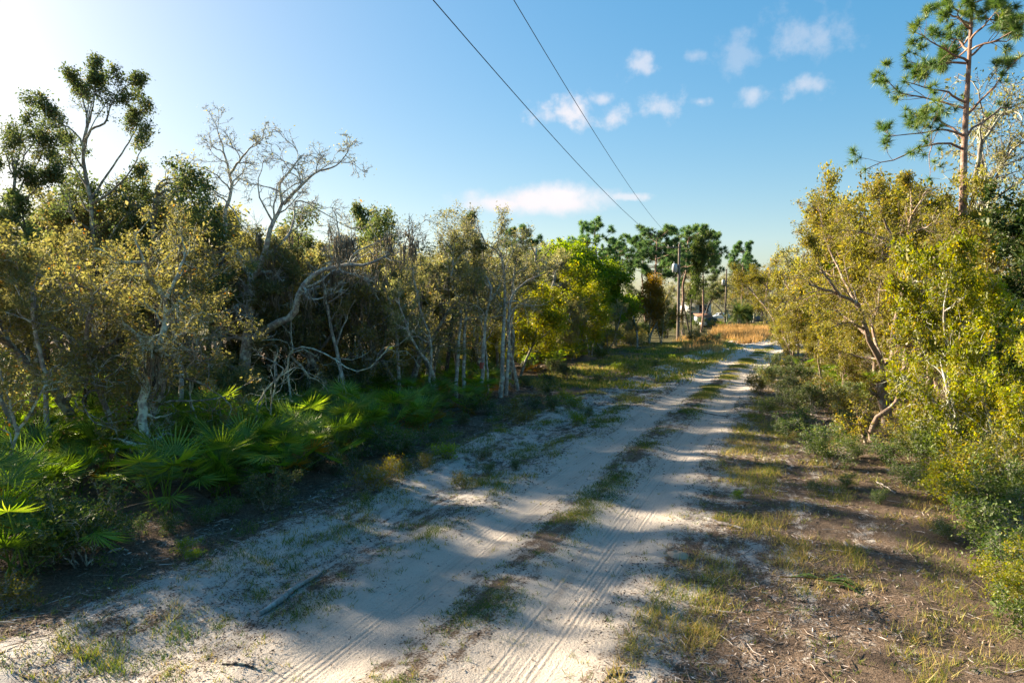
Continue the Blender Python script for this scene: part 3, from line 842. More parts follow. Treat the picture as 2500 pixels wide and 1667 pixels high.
def tufts(C, A, rg, n=38, L=0.27, W=0.010, sp=0.75):
    m = len(C)
    c = np.repeat(C, n, 0)
    a = norm(np.repeat(A, n, 0) * 0.75 + rg.normal(0, sp, (m * n, 3)))
    b = norm(np.cross(a, rg.normal(size=(m * n, 3))))
    l = (L * rg.uniform(0.7, 1.15, m * n))[:, None]
    V = np.stack([c + b * W, c - b * W, c + a * l + np.array([0, 0, -0.03])], 1).reshape(-1, 3)
    lv = np.clip(np.repeat(rg.random(m), n) * 0.7 + rg.random(m * n) * 0.3, 0, 1)
    return V, np.arange(m * n * 3).reshape(-1, 3), lv


def pine_parts(nm, rg, h, base, nb, reach, ntuft, nneed, L, W, r0, explicit=(), flat_top=False, bark='pine_bark', needle='needle', trunk=None):
    g, b, nl = Geo(), Geo(), Geo()
    if trunk is None:
        tz = np.linspace(-0.2, h, 9)
        wx = np.cumsum(rg.normal(0, 0.012 * h, 9))
        wy = np.cumsum(rg.normal(0, 0.012 * h, 9))
        tp = np.stack([wx - wx[0], wy - wy[0], tz], 1)
    else:
        tp = trunk
    tp = resample(tp, 24)
    g.tubes(tp, r0 * (1 - np.linspace(0, 1, 24) ** 1.3 * 0.86), 9)
    H0, H1 = tp[0, 2], tp[-1, 2]
    P, RR = [], []
    for k in range(nb):
        u = (k + rg.random()) / nb
        z = base + (H1 - 0.25 - base) * u
        i = np.argmin(np.abs(tp[:, 2] - z))
        p0 = tp[i].copy()
        p0[2] = z
        az = k * 2.4 + rg.normal(0, 0.5)
        shape = (1.0 - 0.72 * u ** 1.6) if not flat_top else (0.55 + 0.55 * math.sin(math.pi * min(1, u * 0.9 + 0.12)))
        Lb = reach * shape * rg.uniform(0.65, 1.1)
        el = rg.normal(0.10 + 0.5 * u, 0.14)
        d = np.array([math.cos(az) * math.cos(el), math.sin(az) * math.cos(el), math.sin(el)])
        pts = [p0]
        for j in range(8):
            d = norm(d + rg.normal(0, 0.14, 3) + np.array([0, 0, 0.055 if j > 2 else -0.06]))
            pts.append(pts[-1] + d * Lb / 8)
        P.append(pts)
        RR.append((0.13 * r0 + 0.011 * Lb) * np.linspace(1, 0.25, 9))
    for pts in explicit:
        q = resample(np.array(pts), 9, rg, 0.03)
        P.append(q)
        RR.append((0.2 * r0 + 0.012) * np.linspace(1, 0.25, 9))
    P, RR = np.array(P), np.array(RR)
    b.tubes(P, RR, 5)
    n2 = max(3, int(ntuft / len(P) / 3.2))
    P2, R2 = kids(P, RR, n2, rg, 0.34, 42, 12, 0.3, 1.0, 5, 0.2, 0.10, 0.6, 0.010)
    b.tubes(P2, R2, 4)
    P3, R3 = kids(P2, R2, 2, rg, 0.5, 38, 12, 0.4, 1.0, 4, 0.2, 0.14, 0.7, 0.008)
    b.tubes(P3, R3, 3)
    C = np.concatenate([P[:, -1], P2[:, -1], P3[:, -1]])
    A = np.concatenate([norm(P[:, -1] - P[:, -2]), norm(P2[:, -1] - P2[:, -2]), norm(P3[:, -1] - P3[:, -2])]) + np.array([0, 0, 0.35])
    nl.add(*tufts(C, norm(A), rg, nneed, L, W))
    Cm = np.concatenate([P3[:, 2], P2[:, 3]])
    Am = np.concatenate([norm(P3[:, 2] - P3[:, 1]), norm(P2[:, 3] - P2[:, 2])]) + rg.normal(0, 0.3, (len(Cm), 3))
    kp = rg.random(len(Cm)) < 0.6
    nl.add(*tufts(Cm[kp], norm(Am[kp]), rg, nneed // 2, L * 0.9, W))
    return [('trunk', g.mesh(nm + '_trunk', M[bark], True)), ('branches', b.mesh(nm + '_branches', M[bark], True)), ('crown', nl.mesh(nm + '_crown', M[needle]))]


rg = np.random.default_rng(107)
PD = 27.0
pb = px(2344, HOR + CAMH * FPX / PD, PD)
trk = np.array([px(x, y, PD) for x, y in [(2344, 987), (2347, 700), (2351, 486), (2355, 344), (2361, 230), (2368, 115), (2373, 8), (2376, -120)]]) - pb
ex = []
for pts in [[(2347, 363, 0), (2300, 352, -0.4), (2250, 360, -0.8), (2195, 385, -1.2), (2150, 400, -1.4), (2114, 413, -1.5)],
            [(2351, 335, 0), (2310, 300, 0.5), (2280, 285, 0.8), (2240, 305, 1.0)],
            [(2350, 330, 0), (2300, 318, -0.8), (2220, 330, -1.5), (2172, 333, -1.8)],
            [(2354, 264, 0), (2300, 250, 0.6), (2248, 236, 1.0), (2200, 225, 1.2), (2171, 203, 1.3), (2158, 186, 1.3)],
            [(2356, 250, 0), (2310, 225, -0.7), (2260, 215, -1.2), (2210, 200, -1.5)],
            [(2360, 155, 0), (2320, 152, 0.2), (2270, 165, 0.4), (2215, 150, 0.5)],
            [(2362, 150, 0), (2310, 125, -0.8), (2260, 95, -1.2), (2232, 80, -1.4)],
            [(2366, 130, 0), (2330, 95, 0.9), (2290, 90, 1.4)],
            [(2362, 330, 0), (2410, 290, 0.4), (2450, 265, 0.8), (2500, 250, 1.2)],
            [(2362, 280, 0), (2400, 240, -0.5), (2440, 190, -0.9), (2490, 140, -1.2)],
            [(2365, 140, 0), (2400, 110, 0.3), (2450, 100, 0.6), (2490, 85, 0.8)],
            [(2370, 60, 0), (2310, 30, 0.3), (2285, 20, 0.5)], [(2370, 50, 0), (2420, 20, -0.3), (2440, 5, -0.5)]]:
    ex.append(np.array([px(x, y, PD + dd) for x, y, dd in pts]) - pb)
parts = pine_parts('tall_pine', rg, 17, 13.2, 16, 2.2, 620, 62, 0.32, 0.0095, 0.19, ex, trunk=trk)
put(parts, 'pine_tree', 'tall near pine with tufted needles rising out of the top right corner', tuple(pb))

FP = []
for i in range(4):
    rg = np.random.default_rng(300 + i)
    FP.append((pine_parts('far_pine', rg, 14.0, 8.5 if i != 3 else 9.5, 22, 3.6 if i != 3 else 2.8, 560, 34, 0.55, 0.032, 0.2, flat_top=True, needle='far_needle'), 14.6))
PINES = [(1283, 566, 78, 0, 'far round topped pine behind the bare topped oak'), (1440, 550, 88, 1, 'far pine rising tallest behind the lime green trees'), (1395, 592, 90, 2, 'lower pine just left of the tallest one behind the lime green trees'),
         (1505, 588, 96, 0, 'flat crowned pine between the lime trees and the big pine by the pole'), (1617, 556, 80, 1, 'big spreading pine with leaning trunk left of the nearest utility pole'), (1668, 556, 88, 2, 'second big pine directly behind the nearest utility pole'),
         (1712, 575, 98, 0, 'dark pine behind the vine covered tree right of the nearest utility pole'), (1808, 592, 128, 3, 'lone far pine with bare lower limbs beside the distant road'), (1575, 575, 100, 2, 'pine crown partly hidden behind the big spreading pine')]
for i, (x, y, d, v, lab) in enumerate(PINES):
    b = px(x + (8 if i == 4 else 0), HOR + CAMH * FPX / d, d)
    h = px(x, y, d)[2]
    s = h / FP[v][1]
    w = 1.15 if i in (4, 5) else 0.95
    put(FP[v][0], 'pine_tree', lab, (b[0], b[1], gz1(b[0], b[1])), rz=1.3 * i + 0.4, sc=(s * w, s * w, s), group='far pines')

# ------------------------------------------------------------------ woodland trees, copied from a few grown forms
PRO = {}


def proto(kind, n, hgt, bark, leafm, nst=1, seed=0, **kw):
    L = []
    for i in range(n):
        rg = np.random.default_rng(400 + seed * 10 + i)
        ns = nst if np.isscalar(nst) else nst[i % len(nst)]
        fr = kw.get('frac', 0.6)
        st, rd = rand_stems(rg, hgt, ns, frac=fr)
        kk = {a: b for a, b in kw.items() if a != 'frac'}
        parts = oak_parts(kind, st, rd, rg, M[bark], M[leafm], **kk)
        top = max(v.co.z for v in parts[0][1].vertices)
        tz = np.empty(len(parts[-1][1].vertices) * 3, dtype=np.float32)
        parts[-1][1].vertices.foreach_get('co', tz)
        top = max(top, float(np.percentile(tz[2::3], 99.6)))
        L.append((parts, top))
    PRO[kind] = L


proto('oak', 3, 6.5, 'bark', 'oak_leaf', (2, 1, 3), 1, n2=9, n3=7, n4=5, nleaf=13500, lsize=0.058, l2=0.5, t2=0.3, spread=0.07, wig=0.34, keep=0.7)
proto('dull', 3, 7.0, 'bark', 'dull_leaf', (2, 3, 1), 2, n2=9, n3=7, n4=5, nleaf=12000, lsize=0.063, l2=0.48, t2=0.3, spread=0.075, wig=0.34, keep=0.7, moss=25)
proto('dark', 3, 8.0, 'dark_bark', 'dark_leaf', (1, 2, 1), 3, n2=9, n3=6, n4=5, nleaf=20000, lsize=0.078, l2=0.36, t2=0.4, spread=0.10, wig=0.25, up=0.12, frac=0.72)
proto('bare', 2, 8.0, 'bark', 'dull_leaf', (2, 1), 4, n2=8, n3=8, n4=7, nleaf=2500, lsize=0.06, l2=0.46, t2=0.4, wig=0.34, keep=0.3, twig=0.006)
proto('yellow', 2, 6.0, 'bark', 'yellow_leaf', (2, 3), 5, n2=10, n3=7, n4=5, nleaf=22000, lsize=0.085, l2=0.46, t2=0.2, spread=0.13)
proto('lime', 2, 8.0, 'bark', 'lime_leaf', 1, 6, n2=11, n3=7, n4=5, nleaf=24000, lsize=0.13, l2=0.5, t2=0.3, spread=0.2, up=0.1)
proto('orange', 1, 8.0, 'bark', 'orange_leaf', 2, 7, n2=10, n3=7, n4=5, nleaf=18000, lsize=0.12, l2=0.46, t2=0.25, spread=0.2)
proto('green', 2, 8.0, 'dark_bark', 'green_leaf', 1, 8, n2=12, n3=7, n4=5, nleaf=24000, lsize=0.13, l2=0.42, t2=0.15, spread=0.18, up=0.08)
proto('slim', 4, 7.0, 'pale_bark', 'dull_leaf', (1, 2, 1, 1), 11, n2=7, n3=6, n4=5, nleaf=5000, lsize=0.065, l2=0.34, t2=0.45, spread=0.06, wig=0.34, keep=0.6, frac=0.72, twig=0.005)
proto('vine', 1, 10.0, 'dark_bark', 'green_leaf', 2, 10, n2=13, n3=7, n4=5, nleaf=26000, lsize=0.15, l2=0.34, t2=0.36, spread=0.14, up=0.1, frac=0.75)
proto('gold', 3, 6.5, 'warm_bark', 'right_leaf', (2, 1, 2), 9, n2=10, n3=7, n4=5, nleaf=24000, lsize=0.062, l2=0.5, t2=0.22, spread=0.075, wig=0.33)

WORDS = {'oak': 'brown leaved scrub oak', 'dull': 'olive grey scrub oak', 'dark': 'dark green leafy tree', 'bare': 'bare twiggy grey oak', 'yellow': 'yellow green young oak',
         'lime': 'bright lime green tree', 'orange': 'orange gold leaved tree', 'green': 'deep green leafy tree', 'gold': 'golden olive oak', 'vine': 'tall vine covered green tree', 'slim': 'thin pale trunked oak'}


def where(x, d):
    if x < 160:
        return 'at the left edge of the wood'
    if x < 430:
        return 'around the pale forked oak'
    if x < 760:
        return 'behind the crooked grey oak'
    if x < 1010:
        return 'in the wood right of the crooked oak'
    if x < 1260:
        return 'behind the slender pale trunks'
    if x < 1480:
        return 'right of the slender pale trunks'
    if x < 1690:
        return 'around the nearest utility pole'
    if x < 1850:
        return 'around the distant house'
    if x < 2050:
        return 'along the road beyond the golden oak'
    if x < 2300:
        return 'behind the golden oak'
    return 'at the right edge of the wood'


def wood(lst, group):
    for i, (x, y, d, k, *ex) in enumerate(lst):
        w = ex[0] if ex else 1.0
        pr = PRO[k][i % len(PRO[k])]
        b = px(x, HOR + CAMH * FPX / d, d)
        h = px(x, y, d)[2]
        s = h / pr[1]
        put(pr[0], 'oak_tree' if k not in ('lime', 'green', 'dark', 'vine') else 'broadleaf_tree', WORDS[k] + ' ' + where(x, d), (b[0], b[1], gz1(b[0], b[1]) - 0.03), rz=i * 2.399 + x * 0.01, sc=(s * w, s * w, s), group=WORDS[k] + 's ' + where(x, d))


LEFT = [(70, 560, 16.0, 'oak', 1.1), (205, 520, 17.5, 'oak', 1.15), (300, 545, 16.5, 'oak', 1.1), (130, 455, 21, 'dark'), (300, 400, 23, 'dark'), (405, 375, 25, 'bare'), (500, 505, 27, 'oak', 1.2),
        (250, 470, 25, 'oak', 1.2), (10, 500, 20, 'oak', 1.2), (350, 470, 26, 'oak', 1.0), (340, 440, 27, 'dark'), (90, 500, 26, 'dark', 1.2), (190, 470, 28, 'dull', 1.2),
        (560, 530, 29, 'oak', 1.1), (650, 580, 28, 'oak'), (745, 570, 28, 'dull', 1.1), (700, 610, 27, 'dull'), (815, 600, 26.5, 'dull', 1.1), (800, 575, 31, 'dark'), (868, 515, 31, 'dark'), (900, 590, 28, 'oak', 1.1),
        (955, 505, 33, 'dark', 0.8), (985, 600, 29, 'dull', 1.1), (1040, 580, 32, 'oak'), (1080, 520, 31, 'dark', 0.75), (1120, 560, 34, 'bare'), (1070, 640, 29.5, 'dull'), (1165, 600, 35, 'dull', 1.1), (1030, 540, 36, 'bare'), (1240, 570, 36, 'bare'),
        (1215, 640, 37, 'oak', 1.1), (1290, 560, 42, 'bare'), (1275, 610, 44, 'dull', 1.2), (1340, 640, 48, 'yellow', 1.1), (1262, 690, 38, 'yellow', 1.1), (1310, 700, 41, 'yellow', 1.1), (1390, 690, 49, 'yellow', 1.1), (1375, 604, 60, 'lime', 1.2), (1430, 600, 64, 'lime', 1.2),
        (1500, 640, 64, 'lime', 1.1), (1465, 650, 60, 'lime', 1.0), (1528, 645, 70, 'lime', 1.0), (1440, 720, 52, 'dull', 1.1), (1478, 735, 55, 'dull', 1.1), (1360, 735, 45, 'dull', 1.0), (1420, 680, 56, 'yellow', 1.2), (1588, 672, 68, 'orange', 1.0), (1555, 735, 62, 'dull', 1.1),
        (1615, 740, 68, 'oak', 1.1), (1630, 745, 80, 'green', 1.0), (1668, 772, 84, 'oak', 0.9), (1688, 575, 88, 'vine', 0.62), (1330, 600, 75, 'green', 1.3), (1225, 600, 62, 'dull', 1.4)]
wood(LEFT, 'left')
SLIM = [(678, 640, 24.8), (765, 630, 26.2), (852, 590, 25.2), (905, 640, 29), (975, 590, 27.4), (1062, 600, 27.2), (1265, 610, 31), (440, 560, 19.5), (120, 600, 15.5)]
wood([(x, y, d, 'slim', 0.8) for x, y, d in SLIM], 'slim')
DEEP = []
rq = np.random.default_rng(77)
for k in range(34):
    x = -60 + k * 41 + rq.uniform(-15, 15)
    d = rq.uniform(30, 44) if x < 900 else rq.uniform(46, 70)
    yt = np.interp(x, [0, 300, 560, 800, 1000, 1300], [520, 500, 560, 600, 610, 640]) + rq.uniform(-15, 30)
    DEEP.append((x, yt, d, rq.choice(['oak', 'dull', 'dull', 'dark', 'oak']), 1.35))
wood(DEEP, 'deep')
FAR = [(1600, 690, 118, 'dark', 1.3), (1630, 690, 125, 'dull', 1.1), (1570, 680, 112, 'dull', 1.3), (1625, 700, 150, 'dark', 1.4), (1540, 690, 105, 'dark', 1.2), (1745, 660, 150, 'dull', 1.4), (1715, 668, 140, 'dark', 1.4), (1775, 672, 160, 'dull', 1.4), (1840, 662, 150, 'oak', 1.4), (1870, 655, 135, 'gold', 1.3), (1805, 690, 170, 'dull', 1.6), (1900, 640, 110, 'gold', 1.3), (1730, 700, 165, 'oak', 1.5), (1775, 645, 185, 'dark', 1.5), (1860, 690, 175, 'dark', 1.5), (1830, 680, 200, 'green', 1.6)]
wood(FAR, 'far')
RIGHT = [(1918, 680, 66, 'gold', 0.8), (1950, 640, 52, 'gold', 0.75), (2000, 590, 44, 'gold', 0.7), (2065, 530, 37, 'gold', 0.65), (2130, 470, 32, 'gold', 0.62), (2185, 425, 30, 'gold', 0.7), (2210, 430, 28, 'gold', 0.9), (2280, 480, 26, 'gold', 0.95), (2310, 440, 31, 'gold', 1.0), (2415, 210, 31, 'bare', 0.8), (2490, 180, 29, 'bare', 0.85),
         (2430, 430, 25, 'gold', 1.0), (2400, 520, 22, 'gold', 0.95), (2510, 480, 21, 'dull', 1.1), (2340, 640, 21.5, 'dull', 0.9), (2250, 600, 38, 'dull', 1.2), (2150, 560, 40, 'dull', 1.2), (2070, 580, 44, 'gold', 1.1), (2030, 620, 50, 'dull', 0.8), (2450, 560, 33, 'dark', 1.3),
         (2010, 530, 40, 'lime', 0.4), (2060, 770, 26, 'gold', 0.9), (2000, 770, 29, 'gold', 0.9), (1945, 765, 38, 'gold', 0.9), (1935, 650, 41, 'gold', 0.75)]
wood(RIGHT, 'right')

# yellow green young oaks at the right edge, leafy to the ground
for i, (x, y, d, w, lab) in enumerate([(2358, 590, 15.5, 0.66, 'bright yellow green young oak leafy to the ground right of the golden oak'), (2455, 680, 14.2, 0.8, 'smaller yellow green young oak at the right edge of the picture'), (2300, 830, 16.8, 0.8, 'low orange tinted young oak at the foot of the golden oak')]):
    rg = np.random.default_rng(500 + i)
    st, rd = rand_stems(rg, 5.0, 3, frac=0.7)
    parts = oak_parts('yellow_oak', st, rd, rg, M['pale_bark'], M['yellow_leaf'], n2=13, n3=7, n4=5, nleaf=38000 if i < 2 else 20000, lsize=0.052, l2=0.36, t2=0.1, spread=0.055, wig=0.3, keep=0.85)
    v = np.empty(len(parts[2][1].vertices) * 3, dtype=np.float32)
    parts[2][1].vertices.foreach_get('co', v)
    top = float(np.percentile(v[2::3], 99.5))
    b = px(x, HOR + CAMH * FPX / d, d)
    s = px(x, y, d)[2] / top
    put(parts, 'young_oak', lab, (b[0], b[1], gz1(b[0], b[1])), rz=i * 1.7, sc=(s * w * 1.1, s * w * 1.1, s))

# dark cedar at the right edge
rg = np.random.default_rng(520)
st = [np.array([[0, 0, -0.2], [0.05, 0, 2], [0, 0.05, 4], [0.03, 0, 6.2]])]
parts = oak_parts('cedar', st, [(0.12, 0.03)], rg, M['dark_bark'], M['cedar_leaf'], n2=70, n3=9, n4=4, nleaf=34000, lsize=0.09, l2=0.24, l3=0.45, t2=0.1, spread=0.07, wig=0.15, ang2=70, hang=0.2, keep=1.0)
b = px(2510, HOR + CAMH * FPX / 18.0, 18.0)
put(parts, 'cedar_tree', 'dark green cedar cut by the right edge of the picture', (b[0], b[1], gz1(b[0], b[1])), sc=(1.15, 1.15, px(2490, 470, 18.0)[2] / 6.6))
# trees of the same wood left of the frame: they shade the road
OUTS = []
rq = np.random.default_rng(78)
for k in range(9):
    s_, l_ = rq.uniform(-16, 11), rq.uniform(-24, -11)
    x_, y_ = road_pt(s_, l_)
    if y_ > 2 and abs(x_ / y_) < 0.85:
        continue
    kd = rq.choice(['oak', 'dull', 'bare', 'oak'])
    pr = PRO[kd][k % len(PRO[kd])]
    s = rq.uniform(5.6, 8.0) / pr[1]
    put(pr[0], 'oak_tree', WORDS[kd] + ' beyond the left edge of the view', (float(x_), float(y_), gz1(x_, y_)), rz=k * 2.4, sc=s, group='trees beyond the left edge of the view')

for k, (x_, y_) in enumerate([(-17.5, 16.5)]):
    pr = PRO['oak'][k % 3]
    put(pr[0], 'oak_tree', WORDS['oak'] + ' beyond the left edge of the view', (x_, y_, gz1(x_, y_)), rz=k * 1.9, sc=7.0 / pr[1], group='trees beyond the left edge of the view')

# ------------------------------------------------------------------ saw palmettos


def frond_geo(g, rg, lp, rad, nb=24, arc=112, bend=35, droop=0.1, Mx=None, lvb=0.5, wid=1.0):
    """petiole from the origin along +Z, then a folded fan"""
    V, F, A = [], [], []
    th = np.radians(np.linspace(-arc, arc, nb))
    dth = th[1] - th[0]
    cb, sb = math.cos(math.radians(bend)), math.sin(math.radians(bend))
    for k, t in enumerate(th):
        L = rad * (1 - 0.28 * (abs(t) / math.radians(arc)) ** 2) * rg.uniform(0.88, 1.06)
        d = np.array([math.sin(t), 0.10 + rg.normal(0, 0.05), math.cos(t)])
        sd = np.array([math.cos(t), 0, -math.sin(t)])
        r1 = L * 0.42
        w = r1 * math.sin(dth / 2) * 0.98 * wid
        dr = droop * rg.uniform(0.3, 1.6)
        p = [np.zeros(3), d * r1 - sd * w + [0, -0.006, 0], d * r1 + [0, 0.012, 0], d * r1 + sd * w + [0, -0.006, 0],
             d * L * 0.78 - sd * w * 0.55 + [0, -dr * 0.4 * L, 0], d * L * 0.78 + sd * w * 0.55 + [0, -dr * 0.4 * L, 0], d * L + [0, -dr * L, 0]]
        b = len(V) * 1
        V += p
        F += [[b, b + 1, b + 2], [b, b + 2, b + 3], [b + 1, b + 4, b + 2], [b + 2, b + 4, b + 5], [b + 2, b + 5, b + 3], [b + 4, b + 6, b + 5]]
        A += [min(1, max(0, lvb + rg.normal(0, 0.2)))] * 6
    V = np.array(V)
    # bend the fan back on its petiole (towards +Y up-facing)
    V = np.stack([V[:, 0], V[:, 1] * cb + V[:, 2] * sb, -V[:, 1] * sb + V[:, 2] * cb], 1)
    V = V + np.array([0, 0.10 * lp, lp])
    pt = np.array([[0, 0, 0], [0, 0.01 * lp, lp * 0.35], [0, 0.05 * lp, lp * 0.7], [0, 0.10 * lp, lp]])
    g2 = Geo()
    g2.tubes(pt, np.array([0.013, 0.010, 0.008, 0.006]), 4)
    V2 = np.concatenate(g2.V)
    F2 = g2.F4[0]
    if Mx is not None:
        m = np.array(Mx)
        V = V @ m[:3, :3].T + m[:3, 3]
        V2 = V2 @ m[:3, :3].T + m[:3, 3]
    g.add(V, np.array(F), np.array(A))
    g.add(V2, F2, lvb)


def frond_mesh(seed, mat, **kw):
    g = Geo()
    frond_geo(g, np.random.default_rng(seed), **kw)
    return g.mesh('frond', M[mat])


GREEN = [frond_mesh(600 + i, 'frond', lp=0.55 + 0.13 * i, rad=0.56 + 0.03 * (i % 3), bend=18 + 9 * i, droop=0.06 + 0.06 * (i % 3), lvb=0.2 + 0.15 * i, nb=28, wid=0.72) for i in range(5)]
YEL = [frond_mesh(620 + i, 'frond_yellow', lp=0.6, rad=0.52, bend=30, droop=0.12, arc=100, lvb=0.3 + 0.4 * i) for i in range(2)]
DEAD = [frond_mesh(630 + i, 'frond_dead', lp=0.6, rad=0.55, bend=60, droop=0.5, arc=85, lvb=0.3 + 0.4 * i, wid=0.8) for i in range(2)]


def frond_mats(rg, n, dead=0.12, yel=0.07):
    L = []
    for k in range(n):
        az = k * 2.399 + rg.normal(0, 0.3)
        u = (k + 0.5) / n
        tilt = R(3 + 56 * u ** 1.2 + rg.normal(0, 7))
        q = rg.random()
        kind = 'g'
        if u > 0.55:
            kind = 'd' if q < dead * 2.2 else ('y' if q < (dead + yel) * 2.2 else 'g')
        if kind == 'd':
            tilt = R(rg.uniform(88, 112))
        sc = rg.uniform(0.8, 1.15)
        m = Matrix.Rotation(az, 4, 'Z') @ Matrix.Rotation(-tilt, 4, 'X') @ Matrix.Rotation(rg.normal(0, 0.35), 4, 'Z') @ Matrix.Scale(sc, 4)
        m = Matrix.Translation((rg.normal(0, 0.10), rg.normal(0, 0.10), 0.10 if kind != 'd' else 0.28)) @ m
        L.append((kind, m, rg.integers(0, 5)))
    return L


def edge_lat(s):
    return np.interp(s, [0, 9, 12, 15, 20, 27, 42, 60, 80], [-5.9, -5.8, -5.8, -5.8, -6.2, -7.5, -10.2, -13.0, -15])


CLUMP = []
for i in range(5):
    rg = np.random.default_rng(640 + i)
    g, gy = Geo(), Geo()
    for kind, m, v in frond_mats(rg, 16):
        if kind == 'g':
            frond_geo(g, rg, 0.55 + 0.12 * v, 0.6, nb=18, bend=18 + 9 * v, droop=0.1, Mx=m, lvb=rg.uniform(0.1, 0.9), wid=0.7)
        else:
            frond_geo(gy, rg, 0.6, 0.55, nb=12, bend=40, droop=0.3, Mx=m, lvb=rg.uniform(0.2, 0.9), wid=0.9)
    L = [('fronds', g.mesh('green_fronds', M['frond']))]
    if gy.n:
        L.append(('dry_fronds', gy.mesh('dry_fronds', M['frond_dead' if i % 2 else 'frond_yellow'])))
    CLUMP.append(L)

rq = np.random.default_rng(88)
spots = []
# the front edge first, then the fill behind it
tries = 0
while len(spots) < 270 and tries < 9000:
    tries += 1
    s_ = 7.0 + 64 * rq.random() ** 1.5
    e = float(edge_lat(s_))
    depth_band = rq.random() ** 1.2 * (12.5 if s_ < 40 else 7.0)
    l_ = e - 0.4 - depth_band
    x_, y_ = road_pt(s_, l_)
    x_, y_ = float(x_), float(y_)
    if y_ < 6.5 or abs(x_ / y_) > 0.80:
        continue
    mind = 0.8 if y_ < 26 else 1.15
    if any((x_ - a) ** 2 + (y_ - b) ** 2 < mind ** 2 for a, b, _ in spots):
        continue
    # leaf-littered gaps in the thicket
    if vnoise(np.array([s_ * 0.33]), np.array([l_ * 0.33]), 31)[0] < 0.27 and depth_band < 3:
        continue
    spots.append((x_, y_, depth_band))
for (xp, yp) in [(2050, 955), (2085, 960), (2020, 940), (2110, 975), (2065, 925), (2130, 940), (2000, 925), (1965, 915)]:
    q = gp(xp, yp + 15)
    spots.append((q[0], q[1], 20))


def pal_where(x, y, db):
    xp = CX + FPX * x / y
    if db == 20:
        return 'in the shade under the golden oak'
    if db < 1.3:
        row = 'at the thicket edge '
    else:
        row = 'deep in the thicket '
    if xp < 220:
        return row + 'by the left picture edge'
    if xp < 560:
        return row + 'around the pale forked oak'
    if xp < 900:
        return row + 'below the crooked oak'
    if xp < 1280:
        return row + 'around the slender pale trunks'
    return row + 'towards the nearest utility pole'


for i, (x_, y_, db) in enumerate(spots):
    rg = np.random.default_rng(700 + i)
    w = pal_where(x_, y_, db)
    sc = rg.uniform(0.82, 1.15) if y_ < 21 else rg.uniform(0.68, 0.92)
    t = thing('saw_palmetto', 'green saw palmetto ' + w, 'palmetto', (x_, y_, gz1(x_, y_) - 0.02), rg.uniform(0, 6.28), sc, 'saw palmettos ' + w)
    if y_ < 21:
        for kind, m, v in frond_mats(rg, 17):
            me = GREEN[v] if kind == 'g' else (YEL[v % 2] if kind == 'y' else DEAD[v % 2])
            o = ob('frond', me, t, m)
            if kind != 'g':
                o['label'] = 'yellowed frond' if kind == 'y' else 'dead grey brown frond'
    else:
        for pn, me in CLUMP[i % 5]:
            ob(pn, me, t, kind='stuff')

# the torn palmetto frond on the right verge
q = gp(2010, 1425)
t = thing('fallen_frond', 'torn green palm frond lying on the litter at lower right', 'frond', (q[0], q[1], gz1(q[0], q[1]) + 0.05), 0.0)
g = Geo()
rg = np.random.default_rng(790)
for k in range(13):
    a = R(rg.normal(-38, 17)) if k < 10 else R(rg.normal(165, 8))
    L = rg.uniform(0.35, 0.62)
    d = np.array([math.cos(a), math.sin(a), 0])
    sd = np.array([-d[1], d[0], 0])
    pts = [np.array([0, 0, 0.02]), d * L * 0.5 + [0, 0, rg.uniform(0.03, 0.12)], d * L + [0, 0, 0.0]]
    w = 0.022
    V = [pts[0] - sd * 0.006, pts[0] + sd * 0.006, pts[1] - sd * w, pts[1] + sd * w, pts[2]]
    g = Geo()
    g.add(np.array(V), [[0, 1, 3], [0, 3, 2], [2, 3, 4]], rg.uniform(0.2, 0.8))
    ob('blade', g.mesh('fallen_blade', M['weed_leaf']), t)
g = Geo()
g.tubes(np.array([[-0.55, 0.12, 0.02], [-0.2, 0.05, 0.03], [0, 0, 0.03]]), np.array([0.008, 0.01, 0.012]), 5)
ob('stalk', g.mesh('fallen_stalk', M['frond_yellow']), t)

# ------------------------------------------------------------------ low shrubs and weeds


def shrub_parts(nm, seed, h, ns, leafm, nleaf, ls, bark='bark', n2=6, spread=0.05):
    rg = np.random.default_rng(seed)
    st, rd = [], []
    for k in range(ns):
        a = rg.uniform(0, 6.28)
        d = norm(np.array([math.cos(a) * rg.uniform(0.1, 0.9), math.sin(a) * rg.uniform(0.1, 0.9), 1.0]))
        b = np.array([math.cos(a), math.sin(a), 0]) * rg.uniform(0, 0.15) * h
        Lh = h * rg.uniform(0.6, 1.0)
        st.append(np.array([b + [0, 0, -0.05], b + d * Lh * 0.35, b + d * Lh * 0.7 + rg.normal(0, 0.04, 3), b + d * Lh + rg.normal(0, 0.05, 3)]))
        rd.append((0.008 + 0.006 * h, 0.003))
    p = oak_parts(nm, st, rd, rg, M[bark], M[leafm], n2=n2, n3=4, n4=3, nleaf=nleaf, lsize=ls, spread=spread, wig=0.25, l2=0.5, l3=0.5, l4=0.5, twig=0.002, t2=0.2, K2=5, keep=0.95)
    return [('stems', p[0][1]), ('twigs', p[1][1]), ('foliage', p[2][1])]


